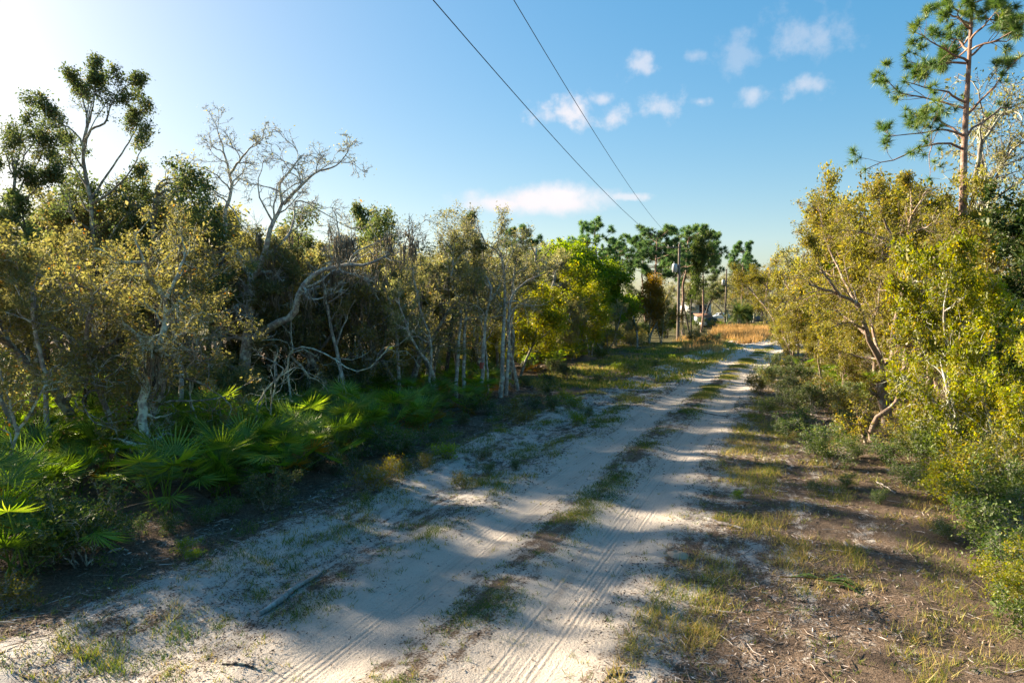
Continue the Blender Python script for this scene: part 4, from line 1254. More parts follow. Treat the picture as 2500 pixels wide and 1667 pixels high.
SH = {'weed': [shrub_parts('weed', 800 + i, 0.6, 7, 'weed_leaf', 2600, 0.035) for i in range(3)],
      'gold': [shrub_parts('goldweed', 810 + i, 0.45, 8, 'gold_weed_leaf', 2400, 0.03) for i in range(2)],
      'lime': [shrub_parts('limeweed', 820 + i, 0.5, 6, 'lime_leaf', 1600, 0.045) for i in range(2)],
      'dark': [shrub_parts('darkshrub', 830 + i, 1.0, 8, 'dark_leaf', 4200, 0.045) for i in range(2)],
      'bush': [shrub_parts('bush', 840 + i, 1.5, 9, 'yellow_leaf', 7500, 0.05, n2=8, spread=0.08) for i in range(2)],
      'olive': [shrub_parts('olivebush', 850 + i, 1.4, 9, 'right_leaf', 6500, 0.05, n2=8, spread=0.08) for i in range(2)],
      'green': [shrub_parts('greenbush', 860 + i, 1.3, 8, 'green_leaf', 5500, 0.055, n2=8, spread=0.07) for i in range(2)]}
SH['saplingdull'] = [shrub_parts('dullsapling', 870 + i, 1.6, 7, 'dull_leaf', 6000, 0.055, n2=8, spread=0.09) for i in range(3)]
SHH = {'saplingdull': 1.9, 'olive': 1.65, 'green': 1.55, 'dark': 1.2, 'bush': 1.75}
SHW = {'saplingdull': 'olive leafy sapling', 'weed': 'low green weed clump', 'gold': 'low golden green weed clump', 'lime': 'bright lime green weed', 'dark': 'low dark leaved shrub', 'bush': 'yellow green leafy bush', 'olive': 'olive gold leafy bush', 'green': 'deep green leafy bush'}


def sh_where(x, y):
    if x < 330:
        return 'at the left edge before the palmettos'
    if x < 760:
        return 'below the palmettos left of the road'
    if x < 1010:
        return 'at the sandy bank left of the road'
    if x < 1300:
        return 'on the left verge facing the slender trunks'
    if x < 1480:
        return 'close to the left wheel track'
    if x < 1860 and y < 960:
        return 'on the verge near the utility poles'
    if x < 2110:
        return 'on the verge below the golden oak'
    if y < 1240:
        return 'under the yellow green oaks at right'
    return 'in the lower right corner'


SHL = [(845, 1150, 'weed', 0.9), (785, 1140, 'weed', 1.1), (725, 1165, 'weed', 0.7), (660, 1240, 'dark', 0.7), (620, 1225, 'weed', 0.6), (560, 1255, 'weed', 0.5), (895, 1205, 'gold', 0.95), (940, 1190, 'gold', 0.9), (975, 1155, 'gold', 0.6), (1040, 1150, 'gold', 0.55), (1000, 1100, 'weed', 0.9), (950, 1110, 'weed', 1.1), (900, 1110, 'weed', 1.2),
       (860, 1095, 'weed', 0.9), (1060, 1085, 'weed', 0.7), (1085, 1045, 'weed', 0.8), (1130, 1035, 'dark', 0.45), (1150, 1010, 'weed', 0.9), (1195, 1010, 'weed', 0.8), (1250, 1020, 'gold', 1.0), (1275, 1040, 'gold', 0.9), (1310, 1000, 'weed', 0.8), (1350, 1012, 'weed', 0.9), (1400, 1000, 'lime', 0.8), (1410, 1035, 'lime', 0.7), (1375, 975, 'lime', 0.6), (1330, 965, 'weed', 1.0),
       (1440, 1010, 'weed', 0.5), (1090, 1130, 'lime', 0.7), (1130, 1185, 'gold', 0.55), (1195, 1155, 'weed', 0.45), (1260, 1145, 'weed', 0.4), (1180, 1120, 'gold', 0.5), (215, 1370, 'green', 0.85), (160, 1330, 'weed', 1.3), (250, 1335, 'weed', 0.9), (15, 1480, 'gold', 0.8), (455, 1345, 'lime', 0.4), (470, 1375, 'lime', 0.3), (330, 1310, 'weed', 0.6), (420, 1295, 'weed', 0.55), (500, 1275, 'weed', 0.5), (100, 1385, 'weed', 0.8),
       (1460, 935, 'weed', 0.9), (1510, 905, 'lime', 0.9), (1550, 912, 'weed', 0.9), (1600, 895, 'weed', 0.8), (1390, 930, 'dark', 0.8), (1360, 915, 'dark', 0.9), (1340, 940, 'weed', 1.0), (1280, 945, 'dark', 0.6), (1470, 880, 'green', 0.7), (1640, 880, 'lime', 0.7),
       (1720, 845, 'weed', 1.6), (1755, 838, 'weed', 1.6), (1690, 838, 'olive', 1.0), (1660, 815, 'green', 1.0), (1620, 812, 'green', 1.1), (1590, 820, 'green', 1.2), (1550, 825, 'green', 1.2), (1700, 800, 'green', 1.2), (1730, 803, 'green', 1.1), (1650, 800, 'lime', 1.6), (1760, 800, 'lime', 1.8), (1520, 840, 'green', 1.1), (1490, 845, 'bush', 0.9), (1450, 850, 'green', 1.1), (1640, 790, 'olive', 1.4), (1670, 788, 'green', 1.5),
       (1960, 1050, 'weed', 1.1), (1920, 1065, 'weed', 0.9), (1985, 1110, 'weed', 1.1), (2030, 1140, 'green', 0.55), (2075, 1060, 'weed', 1.2), (1870, 1010, 'weed', 0.9), (1900, 985, 'dark', 0.9), (1935, 1000, 'dark', 0.9), (1860, 960, 'olive', 0.6), (1885, 945, 'dark', 1.1), (1910, 925, 'dark', 1.1), (1990, 1010, 'dark', 1.1), (2040, 1010, 'dark', 1.0), (2095, 1030, 'olive', 0.8), (1960, 970, 'dark', 1.2), (1950, 1075, 'gold', 0.5),
       (2160, 1130, 'weed', 0.9), (2090, 1115, 'weed', 0.5), (2230, 1120, 'olive', 0.7), (2210, 1180, 'weed', 0.8), (2290, 1150, 'green', 0.8), (2350, 1180, 'green', 0.9), (2420, 1170, 'olive', 0.9), (2480, 1190, 'bush', 0.9), (2330, 1240, 'bush', 0.6), (2400, 1260, 'bush', 0.75), (2460, 1290, 'green', 0.8), (2500, 1260, 'olive', 0.9), (2280, 1210, 'weed', 1.0), (2360, 1110, 'olive', 0.9), (2440, 1080, 'olive', 1.0), (2500, 1100, 'bush', 1.0), (2250, 1080, 'bush', 0.7),
       (2490, 1480, 'bush', 0.5), (2470, 1400, 'weed', 0.9), (2390, 1330, 'weed', 0.7), (2520, 1560, 'green', 0.5), (2430, 1360, 'weed', 0.8), (2060, 1190, 'weed', 0.45), (1990, 1200, 'weed', 0.4), (1800, 1215, 'lime', 0.3), (2140, 1230, 'weed', 0.4), (2310, 1310, 'weed', 0.5), (2500, 1380, 'green', 0.7)]
for i, (x, y, k, s) in enumerate(SHL):
    q = gp(x, y)
    v = SH[k][i % len(SH[k])]
    w = SHW[k] + ' ' + sh_where(x, y)
    put(v, 'shrub', w, (q[0], q[1], gz1(q[0], q[1])), i * 2.1, (s * 1.15, s * 1.15, s), group=SHW[k] + 's ' + sh_where(x, y), cat='shrub')

# leafy saplings that close the wood below the crowns
rq = np.random.default_rng(860)
under = []
tries = 0
while len(under) < 95 and tries < 6000:
    tries += 1
    xp = rq.uniform(-40, 1560)
    d = rq.uniform(19, 30) if xp < 1000 else rq.uniform(33, 62)
    d = max(d, float(np.interp(xp, [0, 560, 900, 1080, 1300, 1560], [18, 21, 25, 30, 44, 64])) + rq.uniform(0, 8))
    q = px(xp, HOR + CAMH * FPX / d, d)
    if any((q[0] - a) ** 2 + (q[1] - b) ** 2 < 1.4 for a, b in under):
        continue
    under.append((q[0], q[1]))
    k = str(rq.choice(['olive', 'saplingdull', 'saplingdull', 'green', 'dark'] if xp < 1200 else ['bush', 'olive', 'saplingdull', 'green']))
    hh = rq.uniform(1.5, 2.7)
    v = SH[k][len(under) % len(SH[k])]
    s = hh / SHH[k]
    wh = where(xp, d)
    put(v, 'sapling', SHW[k].replace('bush', 'sapling') + ' undergrowth ' + wh, (q[0], q[1], gz1(q[0], q[1])), tries * 1.1, (s * 0.95, s * 0.95, s), group='saplings under the crowns ' + wh, cat='sapling')

# ------------------------------------------------------------------ grass


def blades(cx, cy, cz, n, rg, h, w, sp, lean=0.5, lv0=0.4, lvs=0.25):
    """n blades round every centre"""
    m = len(cx)
    h = np.repeat(np.broadcast_to(h, (m,)), n) * rg.uniform(0.5, 1.2, m * n)
    sp = np.repeat(np.broadcast_to(sp, (m,)), n)
    w = np.repeat(np.broadcast_to(w, (m,)), n)
    x = np.repeat(cx, n) + rg.normal(0, 1, m * n) * sp
    y = np.repeat(cy, n) + rg.normal(0, 1, m * n) * sp
    z = np.repeat(cz, n) - 0.008
    a = rg.uniform(0, 6.28, m * n)
    l = rg.normal(0, lean, (2, m * n))
    b0 = np.stack([x - np.cos(a) * w, y - np.sin(a) * w, z], 1)
    b1 = np.stack([x + np.cos(a) * w, y + np.sin(a) * w, z], 1)
    tp = np.stack([x + l[0] * h, y + l[1] * h, z + h], 1)
    V = np.stack([b0, b1, tp], 1).reshape(-1, 3)
    lv = np.clip(np.repeat(np.broadcast_to(lv0, (m,)), n) + rg.normal(0, lvs, m * n), 0, 1)
    return V, np.arange(m * n * 3).reshape(-1, 3), lv


def scatter(rg, n, s0, s1, lat_fn, dens_fn, p=1.6):
    s = s0 + (s1 - s0) * rg.random(n) ** p
    l = lat_fn(rg, s)
    k = rg.random(n) < dens_fn(s, l)
    s, l = s[k], l[k]
    x, y = road_pt(s, l)
    vis = (y > 5.5) & (np.abs(x / y) < 0.8)
    s, l, x, y = s[vis], l[vis], x[vis], y[vis]
    return x, y, gz_sl(s, l), s, l


rg = np.random.default_rng(900)
gg = Geo()
# centre strip
patch = lambda s, l, sd, lo, hi, fs=0.9, fl=1.6: np.clip((fbm(s * fs, l * fl, sd, 3) - lo) / (hi - lo), 0, 1)
x, y, z, s, l = scatter(rg, 9000, 6.0, 62, lambda r, s: r.normal(0.02, 0.24, len(s)), lambda s, l: 0.8 * patch(s, l, 41, 0.47, 0.66, 0.8, 1.6) * np.interp(s, [6, 10, 60], [0.9, 1, 1]))
gg.add(*blades(x, y, z, 13, rg, np.interp(y, [6, 20, 60], [0.04, 0.05, 0.11]), np.interp(y, [6, 20, 60], [0.004, 0.007, 0.02]), np.interp(y, [6, 20, 60], [0.055, 0.08, 0.2]), 0.7, np.clip(0.36 + 0.9 * (fbm(s * 1.5, l * 2, 44, 2) - 0.5) + np.interp(s, [10, 40], [0, 0.2]), 0, 1)))
# right verge
x, y, z, s, l = scatter(rg, 9000, 5.5, 62, lambda r, s: 1.9 + np.abs(r.normal(0, 2.6, len(s))), lambda s, l: patch(s, l, 51, 0.49, 0.62))
gg.add(*blades(x, y, z, 15, rg, 0.10 * rg.uniform(0.4, 1.9, len(x)), np.interp(y, [6, 20, 60], [0.004, 0.007, 0.02]), np.interp(y, [6, 60], [0.06, 0.2]), 0.6, np.clip(0.66 + 0.8 * (fbm(s * 0.8, l * 0.8, 54, 2) - 0.5), 0, 1)))
# left verge
x, y, z, s, l = scatter(rg, 9500, 6.0, 66, lambda r, s: r.uniform(np.minimum(edge_lat(s) + 0.3, -3), -1.7, len(s)), lambda s, l: patch(s, l, 61, 0.50, 0.64) * np.interp(s, [6, 12, 24, 30], [0.35, 0.5, 0.8, 1]))
gg.add(*blades(x, y, z, 20, rg, 0.09 * rg.uniform(0.5, 1.8, len(x)), np.interp(y, [6, 20, 60], [0.004, 0.007, 0.02]), np.interp(y, [6, 60], [0.06, 0.22]), 0.6, np.clip(0.5 + 0.8 * (fbm(s * 0.8, l * 0.8, 64, 2) - 0.5) + np.interp(s, [18, 40], [-0.08, 0.15]), 0, 1)))
# single sprigs all over
x, y, z, s, l = scatter(rg, 6500, 5.5, 40, lambda r, s: r.uniform(-5.5, 6.5, len(s)), lambda s, l: np.where((np.abs(np.abs(l) - 1) < 0.5), 0.06, 0.7))
gg.add(*blades(x, y, z, 9, rg, 0.07, 0.005, 0.03, 0.7, rg.uniform(0.2, 0.8, len(x))))
ob('grass', gg.mesh('grass', M['grass']), kind='stuff', label='short patchy grass on the road crown and verges')
# far verge lawn beside the road
gf = Geo()
x, y, z, s, l = scatter(rg, 5000, 30, 150, lambda r, s: r.uniform(-9, -1.8, len(s)), lambda s, l: patch(s, l, 71, 0.40, 0.55, 0.3, 0.5), 1.2)
gf.add(*blades(x, y, z, 12, rg, 0.22, 0.03, 0.35, 0.6, np.clip(0.6 + 0.5 * (fbm(s * 0.3, l * 0.5, 74, 2) - 0.5), 0, 1)))
ob('verge_grass', gf.mesh('verge_grass', M['grass']), kind='stuff', label='sunlit grass on the far left verge')
# tall golden grass
gt = Geo()
c = np.array([gp(xx, yy)[:2] for xx, yy in zip(rg.uniform(1745, 1872, 1500), rg.uniform(800, 838, 1500))])
keep = rg.random(len(c)) < np.clip((fbm(c[:, 0] * 0.25, c[:, 1] * 0.12, 81, 2) - 0.3) * 3.5, 0, 1)
c = c[keep]
s_, l_ = to_road(c[:, 0], c[:, 1])
c = c[l_ < -2.0]
gt.add(*blades(c[:, 0], c[:, 1], gz(c[:, 0], c[:, 1]), 14, rg, np.full(len(c), 0.85), np.full(len(c), 0.03), np.full(len(c), 0.35), 0.22, rg.uniform(0.2, 0.8, len(c))))
c2 = np.array([gp(xx, yy)[:2] for xx, yy in zip(rg.uniform(1655, 1760, 130), rg.uniform(825, 862, 130))])
gt.add(*blades(c2[:, 0], c2[:, 1], gz(c2[:, 0], c2[:, 1]), 14, rg, np.full(len(c2), 0.6), np.full(len(c2), 0.02), np.full(len(c2), 0.2), 0.25, rg.uniform(0.2, 0.8, len(c2))))
ob('tall_grass', gt.mesh('tall_grass', M['gold_grass']), kind='stuff', label='tall dry golden grass beside the distant road')

# ------------------------------------------------------------------ litter: chips, twigs, dead leaves


def chips(x, y, z, rg, L, W, lv):
    n = len(x)
    a = rg.uniform(0, 6.28, n)
    d = np.stack([np.cos(a), np.sin(a), rg.normal(0, 0.16, n)], 1)
    sd = np.stack([-np.sin(a), np.cos(a), rg.normal(0, 0.3, n)], 1)
    c = np.stack([x, y, z + rg.uniform(0.004, 0.02, n)], 1)
    L, W = (L * rg.uniform(0.5, 1.5, n))[:, None] / 2, (W * rg.uniform(0.6, 1.4, n))[:, None] / 2
    V = np.stack([c - d * L, c - d * L * 0.1 + sd * W, c + d * L, c - d * L * 0.1 - sd * W], 1).reshape(-1, 3)
    return V, np.arange(n * 4).reshape(-1, 4), lv


gl = Geo()
x, y, z, s, l = scatter(rg, 60000, 5.5, 34, lambda r, s: 1.7 + np.abs(r.normal(0, 3.4, len(s))), lambda s, l: np.clip(0.25 + 2.4 * (fbm(s * 0.9, l * 0.9, 91, 3) - 0.42), 0, 1) * np.clip((l - 1.6) / 1.2, 0.1, 1), 1.4)
gl.add(*chips(x, y, z, rg, np.interp(y, [6, 30], [0.085, 0.16]), np.interp(y, [6, 30], [0.012, 0.028]), np.clip(rg.normal(0.52, 0.24, len(x)), 0, 1)))
x, y, z, s, l = scatter(rg, 52000, 6.0, 40, lambda r, s: edge_lat(s) + 1.6 - np.abs(r.normal(0, 2.2, len(s))), lambda s, l: np.clip(0.35 + 2.0 * (fbm(s * 0.9, l * 0.9, 92, 3) - 0.42), 0, 1), 1.4)
gl.add(*chips(x, y, z, rg, np.interp(y, [6, 30], [0.06, 0.16]), np.interp(y, [6, 30], [0.014, 0.03]), np.clip(rg.normal(0.45, 0.24, len(x)), 0, 1)))
x, y, z, s, l = scatter(rg, 78000, 5.5, 36, lambda r, s: r.uniform(-5.6, 2.2, len(s)), lambda s, l: (0.12 + 0.88 * patch(s, l, 93, 0.42, 0.58, 0.5, 1.8)) * np.where(np.abs(np.abs(l) - 1) < 0.42, 0.10, 0.9), 1.4)
gl.add(*chips(x, y, z, rg, np.interp(y, [6, 30], [0.036, 0.09]), np.interp(y, [6, 30], [0.012, 0.03]), np.clip(rg.normal(0.24, 0.16, len(x)), 0, 1)))
# thin twigs and straw
x, y, z, s, l = scatter(rg, 2600, 5.5, 32, lambda r, s: np.where(r.random(len(s)) < 0.62, 1.8 + np.abs(r.normal(0, 2.8, len(s))), edge_lat(s) + 1.8 - np.abs(r.normal(0, 1.6, len(s)))), lambda s, l: 0.8 + 0 * s, 1.4)
a = rg.uniform(0, 6.28, len(x))
Lt = rg.uniform(0.06, 0.32, len(x))
pt = np.stack([np.stack([x + np.cos(a) * Lt * u + rg.normal(0, 0.012, len(x)), y + np.sin(a) * Lt * u + rg.normal(0, 0.012, len(x)), z + 0.012 + rg.uniform(0, 0.03, len(x))], 1) for u in (-0.5, 0, 0.5)], 1)
gl.tubes(pt, np.repeat(np.array([[0.004, 0.0045, 0.002]]), len(x), 0) * np.interp(y, [6, 30], [1, 1.9])[:, None], 3, np.clip(rg.normal(0.7, 0.22, len(x)), 0, 1))
ob('ground_litter', gl.mesh('ground_litter', M['litter']), kind='stuff', label='dry leaves, wood chips and twigs on the sand')

# ------------------------------------------------------------------ branches and logs on the ground


def log(name, label, pts, r, mat, forks=(), S=8):
    P = np.array([gp(x, y) for x, y in pts])
    P[:, 2] = gz(P[:, 0], P[:, 1]) + np.array(r) * 0.75
    b = P[0].copy()
    t = thing(name, label, 'branch', tuple(b))
    q = resample(P - b, 14, rg, 0.006)
    g = Geo()
    rr = np.interp(np.linspace(0, 1, 14), np.linspace(0, 1, len(r)), r) * rg.uniform(0.88, 1.1, 14)
    g.tubes(q, rr, S)
    for e, k in ((0, 1), (13, -1)):
        g.tubes(np.array([q[e], q[e] + (q[e] - q[e + k]) * 0.08]), np.array([rr[e], 0.001]), S)
    ob('stem', g.mesh(name, M[mat], True), t)
    for k, dx, dy, dz, rad in forks:
        g = Geo()
        g.tubes(np.array([q[k], q[k] + [dx * 0.5, dy * 0.5, dz * 0.7], q[k] + [dx, dy, dz]]), np.array([rad, rad * 0.8, rad * 0.3]), 5)
        ob('side_twig', g.mesh('side_twig', M[mat], True), t)


log('fallen_branch', 'weathered grey branch lying on the white sand left of the road', [(630, 1495), (680, 1465), (720, 1432), (755, 1412), (791, 1384)], [0.038, 0.05, 0.036, 0.03, 0.014], 'drift_wood', [(5, -0.08, 0.10, 0.05, 0.012), (9, 0.10, 0.02, 0.06, 0.010), (11, -0.05, 0.12, 0.03, 0.008)])
log('dark_stick', 'short dark stick on the sand at the bottom left of the track', [(543, 1627), (590, 1630), (628, 1637)], [0.010, 0.014, 0.010], 'dark_bark', [(9, 0.06, 0.05, 0.02, 0.006)])
log('grey_log', 'long pale log lying across the verge beyond the middle bushes', [(1465, 957), (1540, 955), (1612, 955)], [0.04, 0.05, 0.035], 'drift_wood')
log('half_buried_plank', 'broken pale branch lying on the right verge near the track', [(1718, 1268), (1760, 1280), (1815, 1294)], [0.03, 0.035, 0.022], 'drift_wood')
log('split_branch', 'bleached curved branch scrap below the left palmettos', [(262, 1347), (285, 1340), (312, 1338)], [0.012, 0.02, 0.012], 'drift_wood')
log('thin_branch', 'thin bleached branch on the litter at right below the young oaks', [(2140, 1180), (2165, 1190), (2185, 1205)], [0.018, 0.016, 0.01], 'drift_wood')
log('bark_slab', 'pale strip of bark lying on the litter at lower right', [(2062, 1320), (2068, 1335), (2078, 1345)], [0.02, 0.03, 0.015], 'drift_wood')
log('dark_twig', 'dark rotten twig at the bottom edge right of the track', [(1480, 1658), (1510, 1652), (1545, 1650)], [0.012, 0.016, 0.008], 'dark_bark')
log('long_twig', 'thin twig lying across the right wheel track far ahead', [(1700, 1004), (1745, 1010), (1780, 1018)], [0.012, 0.016, 0.01], 'dark_bark')

q = gp(1652, 1355)
g = Geo()
aa = np.linspace(0, 2 * math.pi, 20, endpoint=False)
rr, zz = [0.20, 0.15, 0.09, 0.05, 0.03, 0.025], [-0.03, 0.012, 0.04, 0.055, 0.04, -0.01]
V = np.array([[r * math.cos(t_) * (1 + 0.12 * math.sin(3 * t_ + i)), r * math.sin(t_) * (1 + 0.1 * math.cos(2 * t_)), z_] for i, (r, z_) in enumerate(zip(rr, zz)) for t_ in aa])
F = [[i * 20 + j, i * 20 + (j + 1) % 20, (i + 1) * 20 + (j + 1) % 20, (i + 1) * 20 + j] for i in range(5) for j in range(20)]
g.add(V, F)
o = ob('sand_mound', g.mesh('sand_mound', plain('mound_sand', (0.42, 0.30, 0.21), 0.95, scale=30.0, bump=0.6), True), label='small reddish sand mound with a hole beside the right wheel track', cat='sand mound')
o.location = (q[0], q[1], gz1(q[0], q[1]))
# ------------------------------------------------------------------ utility poles and wires
M['pole_wood'] = barkmat('pole_wood', (0.10, 0.075, 0.06), (0.24, 0.20, 0.165), (0.28, 0.25, 0.22), 0.3, 2.0)
M['grey_metal'] = plain('grey_metal', (0.48, 0.50, 0.52), 0.5, 0.1)
M['wire'] = plain('wire', (0.035, 0.035, 0.04), 0.6)
M['porcelain'] = plain('porcelain', (0.55, 0.53, 0.5), 0.3)
M['yellow_guard'] = plain('yellow_guard', (0.6, 0.42, 0.04), 0.5)


def pole(label, x, yb, d, htop, r, arm, can, lean=0.0):
    b = px(x, yb, d)
    z0 = gz1(b[0], b[1])
    t = thing('utility_pole', label, 'utility pole', (b[0], b[1], z0), group='utility poles')
    g = Geo()
    zz = np.linspace(-0.3, htop, 8)
    g.tubes(np.stack([lean * zz, 0 * zz, zz], 1), np.linspace(r, r * 0.68, 8), 10)
    g.tubes(np.array([[lean * htop, 0, htop], [lean * htop, 0, htop + 0.02]]), np.array([r * 0.68, 0.002]), 10)
    ob('shaft', g.mesh('shaft', M['pole_wood'], True), t)
    if arm:
        g = Geo()
        g.box((-0.55, -0.12, htop - 0.35), (1.5, 0.09, 0.11))
        ob('crossarm', g.mesh('crossarm', M['pole_wood']), t)
        for xx in (-1.15, -0.6):
            g = Geo()
            g.tubes(np.array([[xx, -0.12, htop - 0.29], [xx, -0.12, htop - 0.2], [xx, -0.12, htop - 0.17], [xx, -0.12, htop - 0.1]]), np.array([0.02, 0.05, 0.06, 0.03]), 8)
            ob('insulator', g.mesh('insulator', M['porcelain']), t)
    g = Geo()
    g.tubes(np.array([[lean * htop, 0, htop], [lean * htop, 0, htop + 0.1], [lean * htop, 0, htop + 0.14], [lean * htop, 0, htop + 0.24]]), np.array([0.02, 0.05, 0.06, 0.03]), 8)
    ob('insulator', g.mesh('insulator', M['porcelain']), t)
    if can:
        sx, zc = can
        g = Geo()
        g.tubes(np.array([[sx, 0, zc - 0.42], [sx, 0, zc - 0.4], [sx, 0, zc + 0.38], [sx, 0, zc + 0.44], [sx, 0, zc + 0.5]]), np.array([0.02, 0.26, 0.27, 0.24, 0.02]), 14)
        c = ob('transformer', g.mesh('transformer', M['grey_metal'], True), t)
        g = Geo()
        g.tubes(np.array([[sx - 0.08, 0, zc + 0.46], [sx - 0.08, 0, zc + 0.7]]), np.array([0.05, 0.02]), 7)
        g.box((sx * 0.5, 0, zc), (abs(sx), 0.06, 0.06))
        ob('bracket', g.mesh('bracket', M['grey_metal']), c)
    return t, b, z0


t1, b1, z1 = pole('nearest wooden utility pole with white transformer and yellow guy guard', 1655, 832, 74.0, 10.1, 0.17, True, (-0.42, 7.6), 0.004)
t2, b2, z2 = pole('second utility pole standing before the round palm and the house', 1770, 798, 121.0, 9.9, 0.17, False, (-0.4, 7.6), 0.012)
t3, b3, z3 = pole('farthest thin utility pole with grey transformer beyond the palm', 1825, 783.6, 165.0, 9.9, 0.15, False, (-0.45, 8.0), -0.01)
g = Geo()
ga, gb = np.array([-0.05, 0, 7.2]), gp(1580, 826) - np.array([b1[0], b1[1], z1])
g.tubes(np.stack([ga + (gb - ga) * u for u in np.linspace(0, 1, 5)]), np.full(5, 0.015), 5)
gy = ob('guy_wire', g.mesh('guy_wire', M['wire']), t1)
g = Geo()
g.tubes(np.stack([ga + (gb - ga) * u for u in np.linspace(0.32, 0.99, 5)]), np.full(5, 0.04), 6)
ob('guy_guard', g.mesh('guy_guard', M['yellow_guard']), gy, label='yellow plastic guy wire guard')


def overhead(label, obs, end, q0, r, back=-14.0):
    """a line in a vertical plane from the pole top to a point above the camera's left; heights follow the sag seen"""
    a, b = np.array(end), q0
    pts = []
    for x, y in obs:
        d = ray(x, y)
        # solve t*d.xy on the plan line a-b
        A = np.array([[d[0], -(b[0] - a[0])], [d[1], -(b[1] - a[1])]])
        tt, u = np.linalg.solve(A, a[:2])
        pts.append((u, CAMH + tt * d[2]))
    pts.append((0.0, a[2]))
    u, z = np.array(pts).T
    co = np.polyfit(u, z, 2, w=np.where(u == 0, 6, 1))
    uu = np.linspace(0, (a[1] - back) / (a[1] - b[1]), 40)
    P = np.stack([a[0] + (b[0] - a[0]) * uu, a[1] + (b[1] - a[1]) * uu, np.polyval(co, uu)], 1)
    g = Geo()
    g.tubes(P - P[0], np.full(40, r), 5)
    o = ob('power_line', g.mesh('power_line', M['wire'], True), label=label, cat='power line', group='overhead lines')
    o.location = P[0]


e1 = np.array([b1[0] + 0.04, b1[1], z1 + 10.32])
e2 = np.array([b1[0] - 1.15, b1[1] - 0.12, z1 + 10.0])
overhead('right overhead wire running from the nearest pole top over the road', [(1265, 0), (1329, 117), (1414, 276), (1488, 393), (1541, 468), (1618, 550)], e1, px(1265, 0, 15.5), 0.0095)
overhead('left overhead wire running from the crossarm of the nearest pole', [(1060, 0), (1127, 80), (1212, 181), (1307, 287), (1392, 385), (1488, 478), (1571, 558)], e2, px(1060, 0, 15.5), 0.0125)


def span(label, a, b, sag, r):
    u = np.linspace(0, 1, 20)[:, None]
    P = np.array(a) * (1 - u) + np.array(b) * u
    P[:, 2] -= sag * 4 * (u * (1 - u))[:, 0]
    g = Geo()
    g.tubes(P - P[0], np.full(20, r), 4)
    o = ob('power_line', g.mesh('power_line', M['wire'], True), label=label, cat='power line', group='overhead lines')
    o.location = P[0]


p2t = np.array([b2[0] + 0.12, b2[1], z2 + 10.1])
p3t = np.array([b3[0] - 0.1, b3[1], z3 + 10.1])
span('top wire between the nearest and the second pole', e1, p2t, 1.0, 0.016)
span('top wire between the second and the farthest pole', p2t, p3t, 0.8, 0.016)
span('lower sagging cable between the nearest and the second pole', (b1[0] + 0.2, b1[1], z1 + 7.2), (b2[0] + 0.1, b2[1], z2 + 5.2), 1.0, 0.03)
span('lower sagging cable between the second and the farthest pole', (b2[0] + 0.1, b2[1], z2 + 5.2), (b3[0], b3[1], z3 + 5.6), 0.9, 0.03)

# ------------------------------------------------------------------ the distant yard
M['white_wall'] = plain('white_wall', (0.62, 0.63, 0.62), 0.7, var=0.06)
M['blue_roof'] = plain('blue_roof', (0.22, 0.25, 0.29), 0.6)
M['dark_glass'] = plain('dark_glass', (0.02, 0.025, 0.03), 0.15, spec=0.5)
M['rust'] = plain('rust', (0.24, 0.12, 0.075), 0.7)
M['grey_siding'] = plain('grey_siding', (0.34, 0.38, 0.44), 0.7)
M['car_white'] = plain('car_white', (0.70, 0.73, 0.75), 0.3, var=0.03, spec=0.5)
M['car_dark'] = plain('car_dark', (0.025, 0.02, 0.025), 0.25, spec=0.5)
M['tyre'] = plain('tyre', (0.02, 0.02, 0.02), 0.9)
M['beige'] = plain('beige', (0.46, 0.42, 0.36), 0.8)
M['red'] = plain('tail_red', (0.4, 0.02, 0.02), 0.3)
M['fence'] = plain('fence_wood', (0.13, 0.14, 0.16), 0.8)
M['post'] = plain('post_wood', (0.30, 0.14, 0.08), 0.8)


def part(nm, t, mat, boxes, **kw):
    g = Geo()
    for b in boxes:
        g.box(*b)
    return ob(nm, g.mesh(nm, M[mat]), t, **kw)


D = 150.0
b = px(1706, HOR + CAMH * FPX / D, D)
t = thing('house', 'small white house with flat roof and awning beyond the second pole', 'house', (b[0], b[1], 0))
part('wall', t, 'white_wall', [((0, 3, 2.0), (5.2, 6, 4.0))])
part('roof', t, 'blue_roof', [((0, 3, 4.08), (5.6, 6.5, 0.16))])
part('awning', t, 'blue_roof', [((-1.5, -0.6, 3.1), (1.9, 1.2, 0.5))])
dr = part('door', t, 'dark_glass', [((0.35, -0.03, 2.7), (0.55, 0.06, 1.9))])
part('handle', dr, 'grey_metal', [((0.15, -0.09, 2.6), (0.05, 0.06, 0.1))])
for wx, wz, wh in ((1.3, 3.1, 1.0), (-1.6, 1.7, 0.9)):
    f = part('window', t, 'white_wall', [((wx, -0.03, wz), (0.75, 0.06, wh + 0.15))])
    part('pane', f, 'dark_glass', [((wx, -0.05, wz), (0.6, 0.07, wh))])
part('porch_deck', t, 'grey_siding', [((0.9, -0.8, 1.7), (2.2, 1.5, 0.15))])
for wx in (-0.1, 0.5, 1.2, 1.9):
    part('porch_post', t, 'white_wall', [((wx, -1.5, 1.1), (0.09, 0.09, 2.2))])
part('porch_rail', t, 'white_wall', [((0.9, -1.5, 2.25), (2.1, 0.07, 0.09)), ((0.9, -1.5, 1.95), (2.1, 0.05, 0.06))])

